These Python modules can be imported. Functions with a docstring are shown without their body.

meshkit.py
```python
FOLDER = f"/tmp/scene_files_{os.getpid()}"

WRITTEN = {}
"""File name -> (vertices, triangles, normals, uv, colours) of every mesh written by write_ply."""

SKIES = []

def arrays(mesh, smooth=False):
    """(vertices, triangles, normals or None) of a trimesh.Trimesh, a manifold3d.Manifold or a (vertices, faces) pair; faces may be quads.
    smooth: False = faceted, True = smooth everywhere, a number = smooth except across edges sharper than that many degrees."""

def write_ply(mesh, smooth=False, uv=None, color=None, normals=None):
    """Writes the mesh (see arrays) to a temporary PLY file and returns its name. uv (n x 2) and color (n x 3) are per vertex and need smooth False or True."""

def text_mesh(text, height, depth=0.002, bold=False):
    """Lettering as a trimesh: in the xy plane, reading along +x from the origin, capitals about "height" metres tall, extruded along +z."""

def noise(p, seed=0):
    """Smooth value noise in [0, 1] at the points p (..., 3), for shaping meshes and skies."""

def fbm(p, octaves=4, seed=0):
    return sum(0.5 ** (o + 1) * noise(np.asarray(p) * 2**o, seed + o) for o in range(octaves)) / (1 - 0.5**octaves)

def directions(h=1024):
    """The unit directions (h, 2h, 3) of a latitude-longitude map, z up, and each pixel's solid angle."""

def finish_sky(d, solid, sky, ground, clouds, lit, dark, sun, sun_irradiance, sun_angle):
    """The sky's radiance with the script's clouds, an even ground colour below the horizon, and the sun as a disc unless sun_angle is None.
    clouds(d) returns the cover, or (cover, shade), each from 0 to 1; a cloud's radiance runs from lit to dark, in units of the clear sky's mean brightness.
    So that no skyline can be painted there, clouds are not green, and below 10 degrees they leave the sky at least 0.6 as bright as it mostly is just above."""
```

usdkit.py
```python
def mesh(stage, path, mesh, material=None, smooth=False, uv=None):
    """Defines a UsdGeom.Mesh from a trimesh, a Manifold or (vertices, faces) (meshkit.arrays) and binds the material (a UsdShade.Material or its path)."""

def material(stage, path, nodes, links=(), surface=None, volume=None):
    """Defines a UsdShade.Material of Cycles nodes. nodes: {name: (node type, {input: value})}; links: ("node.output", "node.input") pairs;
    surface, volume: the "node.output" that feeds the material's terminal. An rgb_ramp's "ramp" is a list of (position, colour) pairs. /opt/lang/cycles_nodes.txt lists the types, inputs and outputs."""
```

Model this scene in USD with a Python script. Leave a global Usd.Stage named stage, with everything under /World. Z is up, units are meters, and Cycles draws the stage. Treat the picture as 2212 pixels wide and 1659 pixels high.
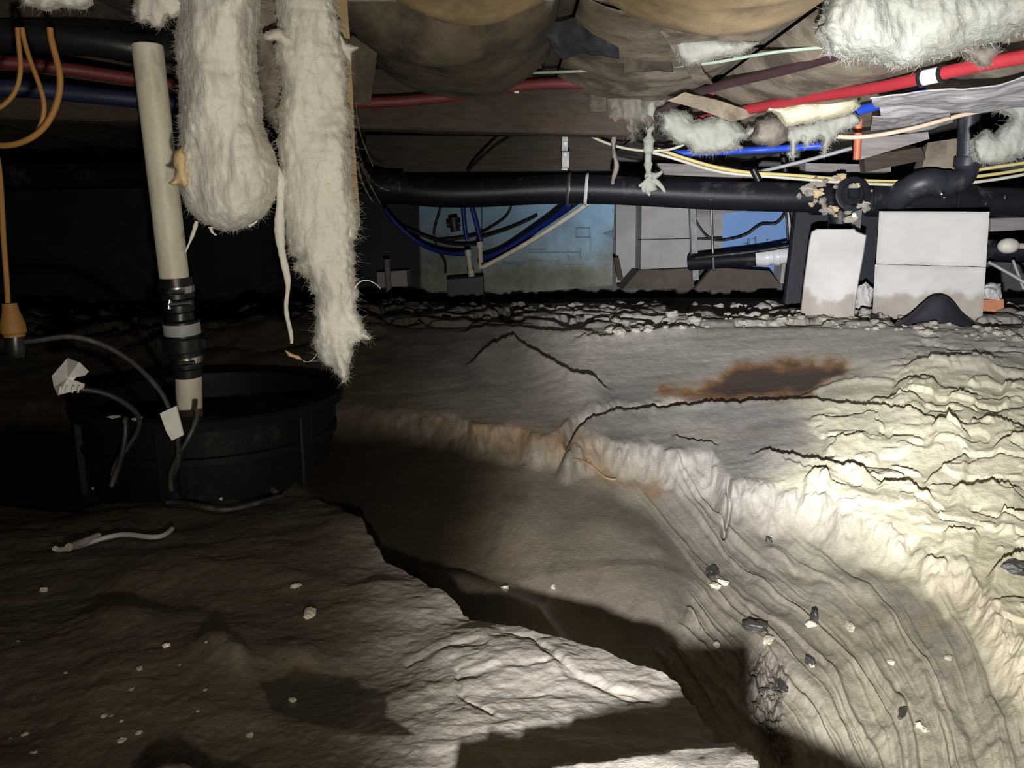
import math, random
import numpy as np, trimesh, shapely
import usdkit, meshkit
from scipy.spatial import cKDTree
from scipy.interpolate import splprep, splev, PchipInterpolator
from pxr import Usd, UsdGeom, UsdLux, UsdShade, Gf, Sdf, Vt

stage = Usd.Stage.CreateInMemory()
UsdGeom.SetStageUpAxis(stage, UsdGeom.Tokens.z)
UsdGeom.SetStageMetersPerUnit(stage, 1.0)
UsdGeom.Xform.Define(stage, '/World')
UsdGeom.Scope.Define(stage, '/World/Looks')
rng = np.random.default_rng(7)
random.seed(7)

# ------------------------------------------------------------------ camera
F, CX, CY, H0 = 1671.0, 1106.0, 829.5, 0.60          # focal length in pixels, centre, camera height (m)
PITCH = math.radians(11.2)
cam = UsdGeom.Camera.Define(stage, '/World/camera')
cam.CreateHorizontalApertureAttr(36.0)
cam.CreateVerticalApertureAttr(36.0 * 1659 / 2212)
cam.CreateFocalLengthAttr(36.0 * F / 2212)
cam.CreateClippingRangeAttr(Gf.Vec2f(0.01, 60))
cam.CreateExposureAttr(0.0)
_x = UsdGeom.Xformable(cam)
_x.AddTranslateOp().Set(Gf.Vec3d(0, 0, H0))
_x.AddRotateXOp().Set(90 - math.degrees(PITCH))

# ------------------------------------------------------------------ lights: a hand torch held low, right of the camera (hot spot and spill)
def spot(name, pos, target, power, color, half, soft, radius=0.012):
    l = UsdLux.SphereLight.Define(stage, '/World/' + name)
    l.CreateRadiusAttr(radius)
    l.CreateIntensityAttr(power)
    l.CreateColorAttr(Gf.Vec3f(*color))
    sh = UsdLux.ShapingAPI.Apply(l.GetPrim())
    sh.CreateShapingConeAngleAttr(half)
    sh.CreateShapingConeSoftnessAttr(soft)
    p, t = np.array(pos, float), np.array(target, float)
    z = -(t - p) / np.linalg.norm(t - p)
    x = np.cross([0, 0, 1], z); x /= np.linalg.norm(x)
    y = np.cross(z, x)
    m = Gf.Matrix4d(*x, 0, *y, 0, *z, 0, *p, 1)
    UsdGeom.Xformable(l).AddTransformOp().Set(m)
    return l
TORCH = (0.015, 0.0, H0 - 0.142)
AIM = (1.16, 3.0, H0 - 0.02)
spot('torch_core', TORCH, AIM, 66000.0, (0.95, 0.98, 1.05), 23, 1.0)
spot('torch_beam', TORCH, (1.52, 3.0, H0 - 0.86), 22500.0, (1.0, 0.98, 0.95), 45, 1.0)
spot('torch_spill', TORCH, (-0.55, 3.0, H0 + 1.55), 8200.0, (1.0, 0.92, 0.78), 67, 1.0)

# ------------------------------------------------------------------ helpers
def ray(px, py):
    dx, dy = (px - CX) / F, (CY - py) / F
    c, s = math.cos(PITCH), math.sin(PITCH)
    return np.array([dx, c + dy * s, -s + dy * c])
def P(px, py, y):
    """the point seen at that pixel of the photograph, y metres in front of the camera"""
    d = ray(px, py)
    return d / d[1] * y + [0, 0, H0]
def onplane(px, py, a, b, y0):
    """the point seen at that pixel on the ground slope  z - H0 = a + b (y - y0)"""
    d = ray(px, py); d = d / d[1]
    y = (a - b * y0) / (d[2] - b)
    return np.array([d[0] * y, y, H0 + d[2] * y])

used = {}
def numbered(parent, name):
    k = parent + '/' + name
    n = used.get(k, 0); used[k] = n + 1
    return k if n == 0 else f'{k}_{n:03d}'
def tag(p, label=None, cat=None, group=None, kind=None):
    p = p.GetPrim() if hasattr(p, 'GetPrim') else p
    for k, v in (('label', label), ('category', cat), ('group', group), ('kind', kind)):
        if v: p.SetCustomDataByKey(k, v)
    return p
def thing(name, label, cat, loc=(0, 0, 0), group=None, kind=None):
    x = UsdGeom.Xform.Define(stage, numbered('/World', name))
    x.AddTranslateOp().Set(Gf.Vec3d(*map(float, loc)))
    tag(x, label, cat, group, kind)
    return x
def obj(name, mesh, mat, parent=None, smooth=35, label=None, cat=None, group=None, kind=None):
    """one Mesh; vertices are given in the world and stored relative to the parent thing's base"""
    path = numbered('/World' if parent is None else str(parent.GetPath()), name)
    v, f, n = meshkit.arrays(mesh, smooth)
    if parent is not None:
        m = UsdGeom.XformCache().GetLocalToWorldTransform(parent.GetPrim())
        v = v - np.array(m.ExtractTranslation())
    m = usdkit.mesh(stage, path, (v, f), mat)
    if n is not None:
        m.CreateNormalsAttr(Vt.Vec3fArray.FromNumpy(n.astype(np.float32))); m.SetNormalsInterpolation('vertex')
    tag(m, label, cat, group, kind)
    return m
def curves(name, strands, width, mat, parent=None, label=None, cat=None, kind='stuff'):
    path = numbered('/World' if parent is None else str(parent.GetPath()), name)
    off = np.zeros(3)
    if parent is not None:
        off = np.array(UsdGeom.XformCache().GetLocalToWorldTransform(parent.GetPrim()).ExtractTranslation())
    c = UsdGeom.BasisCurves.Define(stage, path)
    c.CreateTypeAttr('linear')
    c.CreateCurveVertexCountsAttr(Vt.IntArray([len(s) for s in strands]))
    pts = np.vstack(strands) - off
    c.CreatePointsAttr(Vt.Vec3fArray.FromNumpy(pts.astype(np.float32)))
    w = np.concatenate([np.linspace(width, width * 0.35, len(s)) for s in strands])
    c.CreateWidthsAttr(Vt.FloatArray.FromNumpy(w.astype(np.float32)))
    c.SetWidthsInterpolation('vertex')
    UsdShade.MaterialBindingAPI.Apply(c.GetPrim()).Bind(mat)
    tag(c, label, cat, None, kind)
    return c

def smooth_path(pts, n=60):
    pts = np.asarray(pts, float)
    if len(pts) == 2:
        return pts[0] + np.linspace(0, 1, n)[:, None] * (pts[1] - pts[0])
    tck, _ = splprep(pts.T, s=0, k=min(3, len(pts) - 1))
    return np.array(splev(np.linspace(0, 1, n), tck)).T
def tube(pts, r, seg=14, caps=True, flat=None):
    """sweep of a circle (radius r, a number or one per point) along pts"""
    pts = np.asarray(pts, float); n = len(pts)
    r = np.full(n, r) if np.ndim(r) == 0 else np.asarray(r, float)
    t = np.gradient(pts, axis=0); t /= np.linalg.norm(t, axis=1, keepdims=True) + 1e-12
    u = np.cross(t[0], [0, 0, 1.0]);
    if np.linalg.norm(u) < 1e-3: u = np.cross(t[0], [1.0, 0, 0])
    u /= np.linalg.norm(u)
    ang = np.linspace(0, 2 * np.pi, seg, endpoint=False)
    V = []
    for i in range(n):
        u = u - t[i] * (u @ t[i]); u /= np.linalg.norm(u)
        w = np.cross(t[i], u)
        k = 1.0 if flat is None else flat
        V.append(pts[i] + r[i] * (np.cos(ang)[:, None] * u + k * np.sin(ang)[:, None] * w))
    V = np.vstack(V)
    f = []
    a = np.arange(seg); b = (a + 1) % seg
    for i in range(n - 1):
        o, p = i * seg, (i + 1) * seg
        f += [np.stack([o + a, o + b, p + b], 1), np.stack([o + a, p + b, p + a], 1)]
    if caps:
        V = np.vstack([V, pts[0], pts[-1]])
        f += [np.stack([np.full(seg, n * seg), b, a], 1), np.stack([np.full(seg, n * seg + 1), (n - 1) * seg + a, (n - 1) * seg + b], 1)]
    return trimesh.Trimesh(V, np.vstack(f), process=False)
def lathe(prof, a, b, seg=40):
    """profile (distance along a->b in metres, radius) revolved round the axis"""
    a, b = np.array(a, float), np.array(b, float)
    d = (b - a) / np.linalg.norm(b - a)
    pts = np.array([a + d * s for s, _ in prof])
    u = np.cross(d, [0, 0, 1.0])
    if np.linalg.norm(u) < 1e-3: u = np.array([1.0, 0, 0])
    u /= np.linalg.norm(u); w = np.cross(d, u)
    ang = np.linspace(0, 2 * np.pi, seg, endpoint=False)
    ring = np.cos(ang)[:, None] * u + np.sin(ang)[:, None] * w
    V = np.vstack([p + r * ring for p, (_, r) in zip(pts, prof)])
    i = np.arange(seg); j = (i + 1) % seg
    f = []
    for k in range(len(prof) - 1):
        o, q = k * seg, (k + 1) * seg
        f += [np.stack([o + i, q + j, o + j], 1), np.stack([o + i, q + i, q + j], 1)]
    m = trimesh.Trimesh(V, np.vstack(f), process=False)
    m.invert()
    return m
def cyl(a, b, r, seg=28, bev=0.0):
    L = np.linalg.norm(np.subtract(b, a)); e = bev or min(r, L) * 0.08
    return lathe([(0, 1e-5), (0, r - e), (e, r), (L - e, r), (L, r - e), (L, 1e-5)], a, b, seg)
def rbox(size, center=(0, 0, 0), bev=0.004, rot=None):
    sx, sy, sz = np.array(size) / 2
    b = min(bev, sx * .9, sy * .9, sz * .9)
    c = []
    for X in (-1, 1):
        for Y in (-1, 1):
            for Z in (-1, 1):
                c += [(X * sx, Y * (sy - b), Z * (sz - b)), (X * (sx - b), Y * sy, Z * (sz - b)), (X * (sx - b), Y * (sy - b), Z * sz)]
    m = trimesh.convex.convex_hull(np.array(c))
    if rot is not None: m.apply_transform(rot)
    m.apply_translation(center)
    return m
def Rz(a): return trimesh.transformations.rotation_matrix(a, [0, 0, 1])
def R(ax, a): return trimesh.transformations.rotation_matrix(a, ax)
def join(*m): return trimesh.util.concatenate(list(m))

def n2(x, y, seed=0):
    """smooth value noise in the plane, in [-1, 1]"""
    i, j = np.floor(x).astype(np.int64), np.floor(y).astype(np.int64)
    u, v = x - i, y - j
    u, v = u * u * u * (u * (6 * u - 15) + 10), v * v * v * (v * (6 * v - 15) + 10)
    def h(a, b):
        q = (a * 374761393 + b * 668265263 + seed * 144665 + 1013) & 0xFFFFFFFF
        q = ((q ^ (q >> 13)) * 1274126177) & 0xFFFFFFFF
        return ((q ^ (q >> 16)) & 0xFFFF) / 32767.5 - 1
    return (h(i, j) * (1 - u) + h(i + 1, j) * u) * (1 - v) + (h(i, j + 1) * (1 - u) + h(i + 1, j + 1) * u) * v
def f2(x, y, octv=4, seed=0, gain=0.5):
    s = 0; a = 1; t = 0
    for k in range(octv):
        c, d = math.cos(k * 1.1), math.sin(k * 1.1)
        s = s + a * n2((c * x - d * y) * 2 ** k, (d * x + c * y) * 2 ** k, seed + 17 * k); t += a; a *= gain
    return s / t
def sstep(x, a, b):
    t = np.clip((x - a) / (b - a), 0, 1)
    return t * t * (3 - 2 * t)

# ------------------------------------------------------------------ materials
def mat(name, color, rough=0.6, var=None, scale=12.0, bump=0.0, bscale=60.0, bdist=0.004, metal=0.0, stretch=(1, 1, 1), spec=0.5, dirt=None, dscale=4.0, dlo=0.5, dhi=0.65, sheen=0.0, trans=0.0, coat=0.0):
    """principled surface: base colour varied by noise, an optional second colour in patches, fine bump"""
    n = {'tc': ('texture_coordinate', {}), 'mp': ('mapping', {'scale': stretch}), 'n': ('noise_texture', {'scale': scale, 'detail': 5.0, 'roughness': 0.6}),
         'p': ('principled_bsdf', {'roughness': rough, 'metallic': metal, 'specular_ior_level': spec, 'coat_weight': coat})}
    L = [('tc.object', 'mp.vector'), ('mp.vector', 'n.vector')]
    v = var if var is not None else tuple(c * 0.72 for c in color)
    n['r'] = ('rgb_ramp', {'ramp': [(0.3, v), (0.62, color)]})
    L.append(('n.fac', 'r.fac'))
    out = 'r.color'
    if dirt is not None:
        n['dn'] = ('noise_texture', {'scale': dscale, 'detail': 6.0, 'roughness': 0.65})
        n['dr'] = ('map_range', {'from_min': dlo, 'from_max': dhi, 'clamp': True})
        n['dm'] = ('mix_color', {'blend_type': 'mix', 'b': dirt})
        L += [('mp.vector', 'dn.vector'), ('dn.fac', 'dr.value'), ('dr.result', 'dm.fac'), (out, 'dm.a')]
        out = 'dm.result'
    L.append((out, 'p.base_color'))
    if bump:
        n['bn'] = ('noise_texture', {'scale': bscale, 'detail': 6.0, 'roughness': 0.65})
        n['b'] = ('bump', {'strength': bump, 'distance': bdist})
        L += [('mp.vector', 'bn.vector'), ('bn.fac', 'b.height'), ('b.normal', 'p.normal')]
    s = 'p.BSDF'
    if trans:
        n['t'] = ('translucent_bsdf', {}); n['mx'] = ('mix_closure', {'fac': trans})
        L += [(out, 't.color'), ('p.BSDF', 'mx.closure1'), ('t.BSDF', 'mx.closure2')]
        s = 'mx.closure'
    return usdkit.material(stage, '/World/Looks/' + name, n, L, surface=s)

M = {}
M['abs'] = mat('black_abs_plastic', (0.012, 0.013, 0.018), 0.42, (0.008, 0.008, 0.011), 8, dirt=(0.16, 0.13, 0.10), dscale=9, dlo=0.58, dhi=0.86, bump=0.15, bscale=90, spec=0.25)
M['absg'] = mat('scuffed_sheen_abs', (0.030, 0.032, 0.042), 0.45, (0.02, 0.021, 0.028), 8, dirt=(0.14, 0.13, 0.13), dscale=14, dlo=0.55, dhi=0.8, bump=0.15, bscale=90)  # black plastic lifted to grey for its sheen, with scuffed patches
M['basin'] = mat('basin_black_plastic', (0.005, 0.0055, 0.0055), 0.6, (0.003, 0.003, 0.003), 7, dirt=(0.04, 0.035, 0.026), dscale=11, dlo=0.58, dhi=0.85, spec=0.15, bump=0.2, bscale=60)
M['rubber'] = mat('black_rubber', (0.012, 0.012, 0.012), 0.35, bump=0.1)
M['cable'] = mat('black_cable', (0.02, 0.02, 0.02), 0.5, dirt=(0.12, 0.10, 0.07), dscale=16, dlo=0.5, dhi=0.7)
M['pvc'] = mat('aged_white_pvc', (0.72, 0.68, 0.58), 0.5, (0.54, 0.49, 0.40), 25, dirt=(0.30, 0.25, 0.18), dscale=14, dlo=0.55, dhi=0.75, bump=0.1, bscale=120, stretch=(1, 1, 0.4))
M['pvcw'] = mat('white_pvc', (0.74, 0.74, 0.76), 0.35, (0.55, 0.54, 0.54), 12)
M['steel'] = mat('clamp_steel', (0.75, 0.75, 0.74), 0.25, metal=1.0)
M['galv'] = mat('galvanised_steel', (0.30, 0.305, 0.31), 0.5, (0.18, 0.18, 0.18), 30, metal=0.8)
M['concrete'] = mat('pale_concrete', (0.44, 0.42, 0.395), 0.95, (0.36, 0.34, 0.315), 9, dirt=(0.22, 0.185, 0.15), dscale=6.0, dlo=0.50, dhi=0.58, bump=0.35, bscale=160, bdist=0.003)
M['concrete2'] = mat('clean_concrete', (0.47, 0.45, 0.43), 0.95, (0.40, 0.38, 0.36), 6, bump=0.3, bscale=160, bdist=0.003)
M['concrete3'] = mat('grey_concrete', (0.44, 0.42, 0.41), 0.95, (0.36, 0.34, 0.32), 7, bump=0.3, bscale=120, bdist=0.003)
M['foam'] = mat('blue_foam_board', (0.24, 0.42, 0.80), 0.7, (0.21, 0.38, 0.74), 5, dirt=(0.30, 0.32, 0.30), dscale=2.4, dlo=0.56, dhi=0.8)
M['foamg'] = mat('dirty_foam_board', (0.25, 0.43, 0.62), 0.75, (0.22, 0.39, 0.54), 5, dirt=(0.27, 0.27, 0.20), dscale=2.2, dlo=0.45, dhi=0.66)
M['ink'] = mat('foam_print', (0.15, 0.24, 0.34), 0.7)
M['wood'] = mat('old_brown_wood', (0.066, 0.044, 0.028), 0.8, (0.034, 0.023, 0.015), 6, stretch=(1.2, 12, 12), dirt=(0.055, 0.048, 0.042), dscale=5, dlo=0.5, dhi=0.7, bump=0.3, bscale=30)
M['woodg'] = mat('grey_wood', (0.30, 0.27, 0.26), 0.85, (0.19, 0.16, 0.15), 6, stretch=(1.2, 14, 14), bump=0.3, bscale=30)
M['joist'] = mat('dark_joist_wood', (0.11, 0.085, 0.06), 0.9, (0.05, 0.04, 0.03), 6, stretch=(12, 1.2, 12), bump=0.3, bscale=30)
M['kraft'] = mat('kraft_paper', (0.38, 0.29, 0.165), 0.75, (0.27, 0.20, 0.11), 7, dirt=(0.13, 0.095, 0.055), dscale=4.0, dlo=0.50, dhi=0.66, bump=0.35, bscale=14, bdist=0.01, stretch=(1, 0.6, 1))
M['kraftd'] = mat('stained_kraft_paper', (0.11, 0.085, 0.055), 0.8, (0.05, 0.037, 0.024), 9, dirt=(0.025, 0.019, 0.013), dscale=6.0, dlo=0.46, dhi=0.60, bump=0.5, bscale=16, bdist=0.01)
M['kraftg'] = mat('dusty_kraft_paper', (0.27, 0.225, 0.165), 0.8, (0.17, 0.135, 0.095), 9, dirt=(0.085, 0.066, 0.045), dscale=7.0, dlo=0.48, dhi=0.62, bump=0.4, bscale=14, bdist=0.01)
M['fibre'] = mat('white_fibreglass', (0.88, 0.86, 0.81), 1.0, (0.75, 0.725, 0.675), 16, dirt=(0.44, 0.40, 0.36), dscale=9, dlo=0.50, dhi=0.70, stretch=(1, 1, 0.4), bump=0.7, bscale=70, bdist=0.006, trans=0.25, spec=0.1)
M['fibrew'] = mat('clean_fibreglass', (0.42, 0.42, 0.37), 1.0, (0.34, 0.335, 0.275), 14, bump=0.7, bscale=60, bdist=0.008, trans=0.25, spec=0.1)
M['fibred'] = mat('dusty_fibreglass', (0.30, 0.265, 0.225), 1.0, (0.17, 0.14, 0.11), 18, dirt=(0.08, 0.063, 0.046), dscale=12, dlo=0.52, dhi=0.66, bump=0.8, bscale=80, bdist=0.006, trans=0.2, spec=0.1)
M['fibrec'] = mat('cream_fibreglass', (0.80, 0.74, 0.54), 1.0, (0.66, 0.58, 0.40), 14, bump=0.7, bscale=60, bdist=0.008, trans=0.25, spec=0.1)
M['fibrey'] = mat('amber_glue_fibre', (0.74, 0.58, 0.34), 1.0, (0.62, 0.46, 0.25), 30, bump=0.6, bscale=80, trans=0.2, spec=0.1)
M['hair'] = mat('glass_fibres', (0.82, 0.79, 0.72), 0.8, trans=0.3, spec=0.2)
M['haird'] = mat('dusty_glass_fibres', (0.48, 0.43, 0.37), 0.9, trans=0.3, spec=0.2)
M['red'] = mat('red_pex', (0.33, 0.024, 0.034), 0.5, (0.28, 0.02, 0.028), 10)
M['red_shade'] = mat('shaded_red_pex', (0.16, 0.028, 0.03), 0.55, (0.11, 0.022, 0.022), 10)  # darker red for the badly lit left run, shade put into the colour
M['blue_shade'] = mat('shaded_blue_pex', (0.014, 0.022, 0.07), 0.55, (0.010, 0.016, 0.05), 10)  # darker blue, shade of the dim upper left put into the colour
M['blue'] = mat('blue_pex', (0.03, 0.09, 0.62), 0.4, (0.025, 0.07, 0.5), 10)
M['maroon'] = mat('dark_maroon_pipe', (0.055, 0.028, 0.03), 0.5, (0.04, 0.02, 0.02), 10)
M['green'] = mat('pale_green_wire', (0.34, 0.42, 0.33), 0.5, (0.24, 0.30, 0.23), 20)
M['yellow'] = mat('yellow_cable', (0.72, 0.60, 0.22), 0.5, (0.60, 0.50, 0.22), 14)
M['whitecable'] = mat('offwhite_cable', (0.66, 0.62, 0.50), 0.5, (0.52, 0.48, 0.36), 14)
M['tan'] = mat('tan_wire', (0.72, 0.56, 0.42), 0.5)
M['greycable'] = mat('grey_cable', (0.36, 0.36, 0.36), 0.5, (0.26, 0.26, 0.26), 14)
M['copper'] = mat('orange_pipe', (0.58, 0.17, 0.09), 0.45, (0.45, 0.12, 0.06), 14)
M['orange'] = mat('orange_cord', (0.26, 0.125, 0.028), 0.65, (0.19, 0.09, 0.02), 14)
M['tagp'] = mat('white_label_plastic', (0.72, 0.71, 0.68), 0.5, (0.62, 0.61, 0.58), 20)
M['greylabel'] = mat('grey_label', (0.36, 0.37, 0.38), 0.5)
M['blackplastic'] = mat('black_sheet_plastic', (0.018, 0.019, 0.026), 0.55, (0.012, 0.012, 0.017), 6, bump=0.3, bscale=30)
M['brick'] = mat('orange_brick', (0.48, 0.20, 0.10), 0.9, (0.36, 0.14, 0.07), 20, bump=0.4, bscale=120)
M['poly'] = mat('cloudy_polythene', (0.58, 0.56, 0.57), 0.45, (0.46, 0.43, 0.43), 6, bump=0.6, bscale=9, bdist=0.012, trans=0.35, stretch=(1, 4, 1))
M['clod'] = mat('clay_clod', (0.38, 0.345, 0.285), 0.85, (0.26, 0.235, 0.195), 20, bump=0.5, bscale=120)
M['chip'] = mat('wet_dark_chip', (0.045, 0.042, 0.04), 0.25, (0.02, 0.02, 0.02), 30, bump=0.5, bscale=120)
M['chipw'] = mat('wet_pale_chip', (0.55, 0.50, 0.42), 0.25, (0.40, 0.36, 0.28), 30, bump=0.5, bscale=120)
M['twig'] = mat('dead_twig', (0.24, 0.15, 0.085), 0.6, (0.15, 0.09, 0.05), 30)
M['wallm'] = mat('block_wall', (0.20, 0.21, 0.20), 0.95, (0.13, 0.135, 0.13), 4, dirt=(0.08, 0.07, 0.055), dscale=1.6, dlo=0.5, dhi=0.7, bump=0.3, bscale=80)
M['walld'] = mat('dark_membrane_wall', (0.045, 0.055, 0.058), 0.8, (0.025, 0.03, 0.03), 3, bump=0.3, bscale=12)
M['rust'] = mat('mud_brown_board', (0.115, 0.09, 0.07), 0.9, (0.07, 0.055, 0.042), 6, bump=0.4, bscale=20)
M['blueb'] = mat('dim_blue_pex', (0.012, 0.03, 0.26), 0.5, (0.010, 0.025, 0.2), 10)

# foam boards: clean blue above, muddy below a wavering tide line
M['foamg'] = usdkit.material(stage, '/World/Looks/muddy_foam_board', {
    'g': ('geometry', {}), 'x': ('separate_xyz', {}), 'n': ('noise_texture', {'scale': 5.0, 'detail': 6.0, 'roughness': 0.65}), 'a': ('math', {'math_type': 'multiply_add', 'value2': 0.5}),
    'm': ('map_range', {'from_min': 0.92, 'from_max': 0.62, 'clamp': True}), 'c': ('rgb_ramp', {'ramp': [(0.3, (0.27, 0.45, 0.62)), (0.7, (0.34, 0.55, 0.74))]}),
    'd': ('rgb_ramp', {'ramp': [(0.35, (0.16, 0.17, 0.13)), (0.65, (0.31, 0.32, 0.25))]}), 'mx': ('mix_color', {}), 'p': ('principled_bsdf', {'roughness': 0.8})},
    [('g.position', 'x.vector'), ('g.position', 'n.vector'), ('n.fac', 'a.value1'), ('x.z', 'a.value3'), ('a.value', 'm.value'), ('n.fac', 'c.fac'), ('n.fac', 'd.fac'), ('m.result', 'mx.fac'), ('c.color', 'mx.a'), ('d.color', 'mx.b'), ('mx.result', 'p.base_color')], surface='p.BSDF')

# concrete blocks: soaked and muddy below a wavering tide line
M['concrete'] = usdkit.material(stage, '/World/Looks/soaked_concrete', {
    'g': ('geometry', {}), 'x': ('separate_xyz', {}), 'n': ('noise_texture', {'scale': 9.0, 'detail': 5.0, 'roughness': 0.55}), 'n2': ('noise_texture', {'scale': 160.0, 'detail': 5.0}), 'a': ('math', {'math_type': 'multiply_add', 'value2': 0.26}),
    'm': ('map_range', {'from_min': 0.545, 'from_max': 0.515, 'to_max': 0.8, 'clamp': True}), 'c': ('rgb_ramp', {'ramp': [(0.3, (0.35, 0.33, 0.31)), (0.7, (0.45, 0.43, 0.405))]}),
    'd': ('rgb_ramp', {'ramp': [(0.35, (0.20, 0.165, 0.13)), (0.65, (0.29, 0.245, 0.20))]}), 'mx': ('mix_color', {}), 'b': ('bump', {'strength': 0.35, 'distance': 0.003}), 'p': ('principled_bsdf', {'roughness': 0.95})},
    [('g.position', 'x.vector'), ('g.position', 'n.vector'), ('g.position', 'n2.vector'), ('n.fac', 'a.value1'), ('x.z', 'a.value3'), ('a.value', 'm.value'), ('n.fac', 'c.fac'), ('n.fac', 'd.fac'), ('m.result', 'mx.fac'), ('c.color', 'mx.a'), ('d.color', 'mx.b'), ('mx.result', 'p.base_color'), ('n2.fac', 'b.height'), ('b.normal', 'p.normal')], surface='p.BSDF')
# ------------------------------------------------------------------ the mud floor: one surface, finest near the camera
UP = (-0.50, 0.18, 1.10)      # slope of the upland on the right: rel = a + b (y - y0)
NR = (-0.385, -0.12, 0.50)    # top of the near bank
CH = (-0.53, 0.0, 1.0)        # channel floor
HN = 0.42
def uv(w): return np.array([F * w[0] / w[1], F * HN / w[1]])           # ground coordinates: directions and nearness
def path_uv(pts, plane): return np.array([uv(onplane(px, py, *plane)) for px, py in pts])
cols = np.concatenate([np.linspace(-1.9, -0.74, 60)[:-1], np.linspace(-0.74, 0.74, 960), np.linspace(0.74, 1.9, 60)[1:]])
rows = np.concatenate([np.linspace(1 / 5.6, 1 / 2.9, 110)[:-1], np.linspace(1 / 2.9, 1 / 0.50, 700), np.linspace(1 / 0.50, 1 / 0.24, 60)[1:]])
A, B = np.meshgrid(cols, rows)
GY = 1 / B; GX = A * GY; GU, GV = F * A, F * HN * B
def sdist(poly, closed=True, u=GU, v=GV):
    """signed distance to a polygon (negative inside), or plain distance to a polyline"""
    d = np.full(u.shape, 1e9); ins = np.zeros(u.shape, bool)
    n = len(poly)
    for i in range(n if closed else n - 1):
        p, q = poly[i], poly[(i + 1) % n]
        e = q - p
        t = np.clip(((u - p[0]) * e[0] + (v - p[1]) * e[1]) / (e @ e + 1e-9), 0, 1)
        d = np.minimum(d, (u - p[0] - t * e[0]) ** 2 + (v - p[1] - t * e[1]) ** 2)
        if closed:
            c = ((p[1] > v) != (q[1] > v))
            with np.errstate(divide='ignore', invalid='ignore'):
                ins ^= c & (u < e[0] * (v - p[1]) / (e[1] if e[1] else 1e-9) + p[0])
    d = np.sqrt(d)
    return np.where(ins, -d, d) if closed else d

scarp2 = [(1228, 985), (1262, 958), (1300, 952), (1350, 962), (1400, 966), (1460, 985), (1535, 998), (1562, 1020), (1572, 1048), (1600, 1046), (1700, 1066), (1780, 1088), (1890, 1122), (1990, 1170), (2085, 1235), (2150, 1310), (2212, 1400), (2300, 1560), (2400, 1800)]
gully_near = [(1228, 985), (1236, 950), (1262, 922), (1330, 896), (1450, 884), (1560, 884)]
gully_far = [(1560, 880), (1450, 868), (1340, 878), (1270, 896), (1236, 915), (1215, 938)]
front1 = [(1150, 940), (1060, 930), (985, 905), (930, 900), (840, 888), (740, 882), (600, 870), (300, 840), (-400, 820)]
up_poly = np.vstack([path_uv(scarp2[::-1], UP), path_uv(gully_near[1:], UP), path_uv(gully_far + front1, UP),
                     [uv((-6.0, 3.6, 0)), uv((-30, 8.0, 0)), uv((30, 8, 0)), uv((6, 0.6, 0))]])
near_edge = [(330, 1085), (520, 1068), (640, 1068), (720, 1090), (790, 1135), (835, 1192), (900, 1236), (985, 1290), (1018, 1326), (1090, 1350), (1240, 1390), (1380, 1428), (1470, 1460), (1510, 1510), (1545, 1560), (1570, 1620), (1602, 1670), (1660, 1760)]
near_poly = np.vstack([path_uv(near_edge, NR), [uv((0.35, 0.2, 0)), uv((-1, 0.2, 0)), uv((-4, 1.2, 0))]])
ragged = 10 * f2(GU / 70, GV / 40, 3, 3) + 1.2 * f2(GU / 14, GV / 8, 2, 5)
rm = np.clip((GU - 300) / 900, 0, 1)
dU = sdist(up_poly) + ragged * (1 + 0.6 * rm)
dN = sdist(near_poly) + ragged * 1.3
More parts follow.
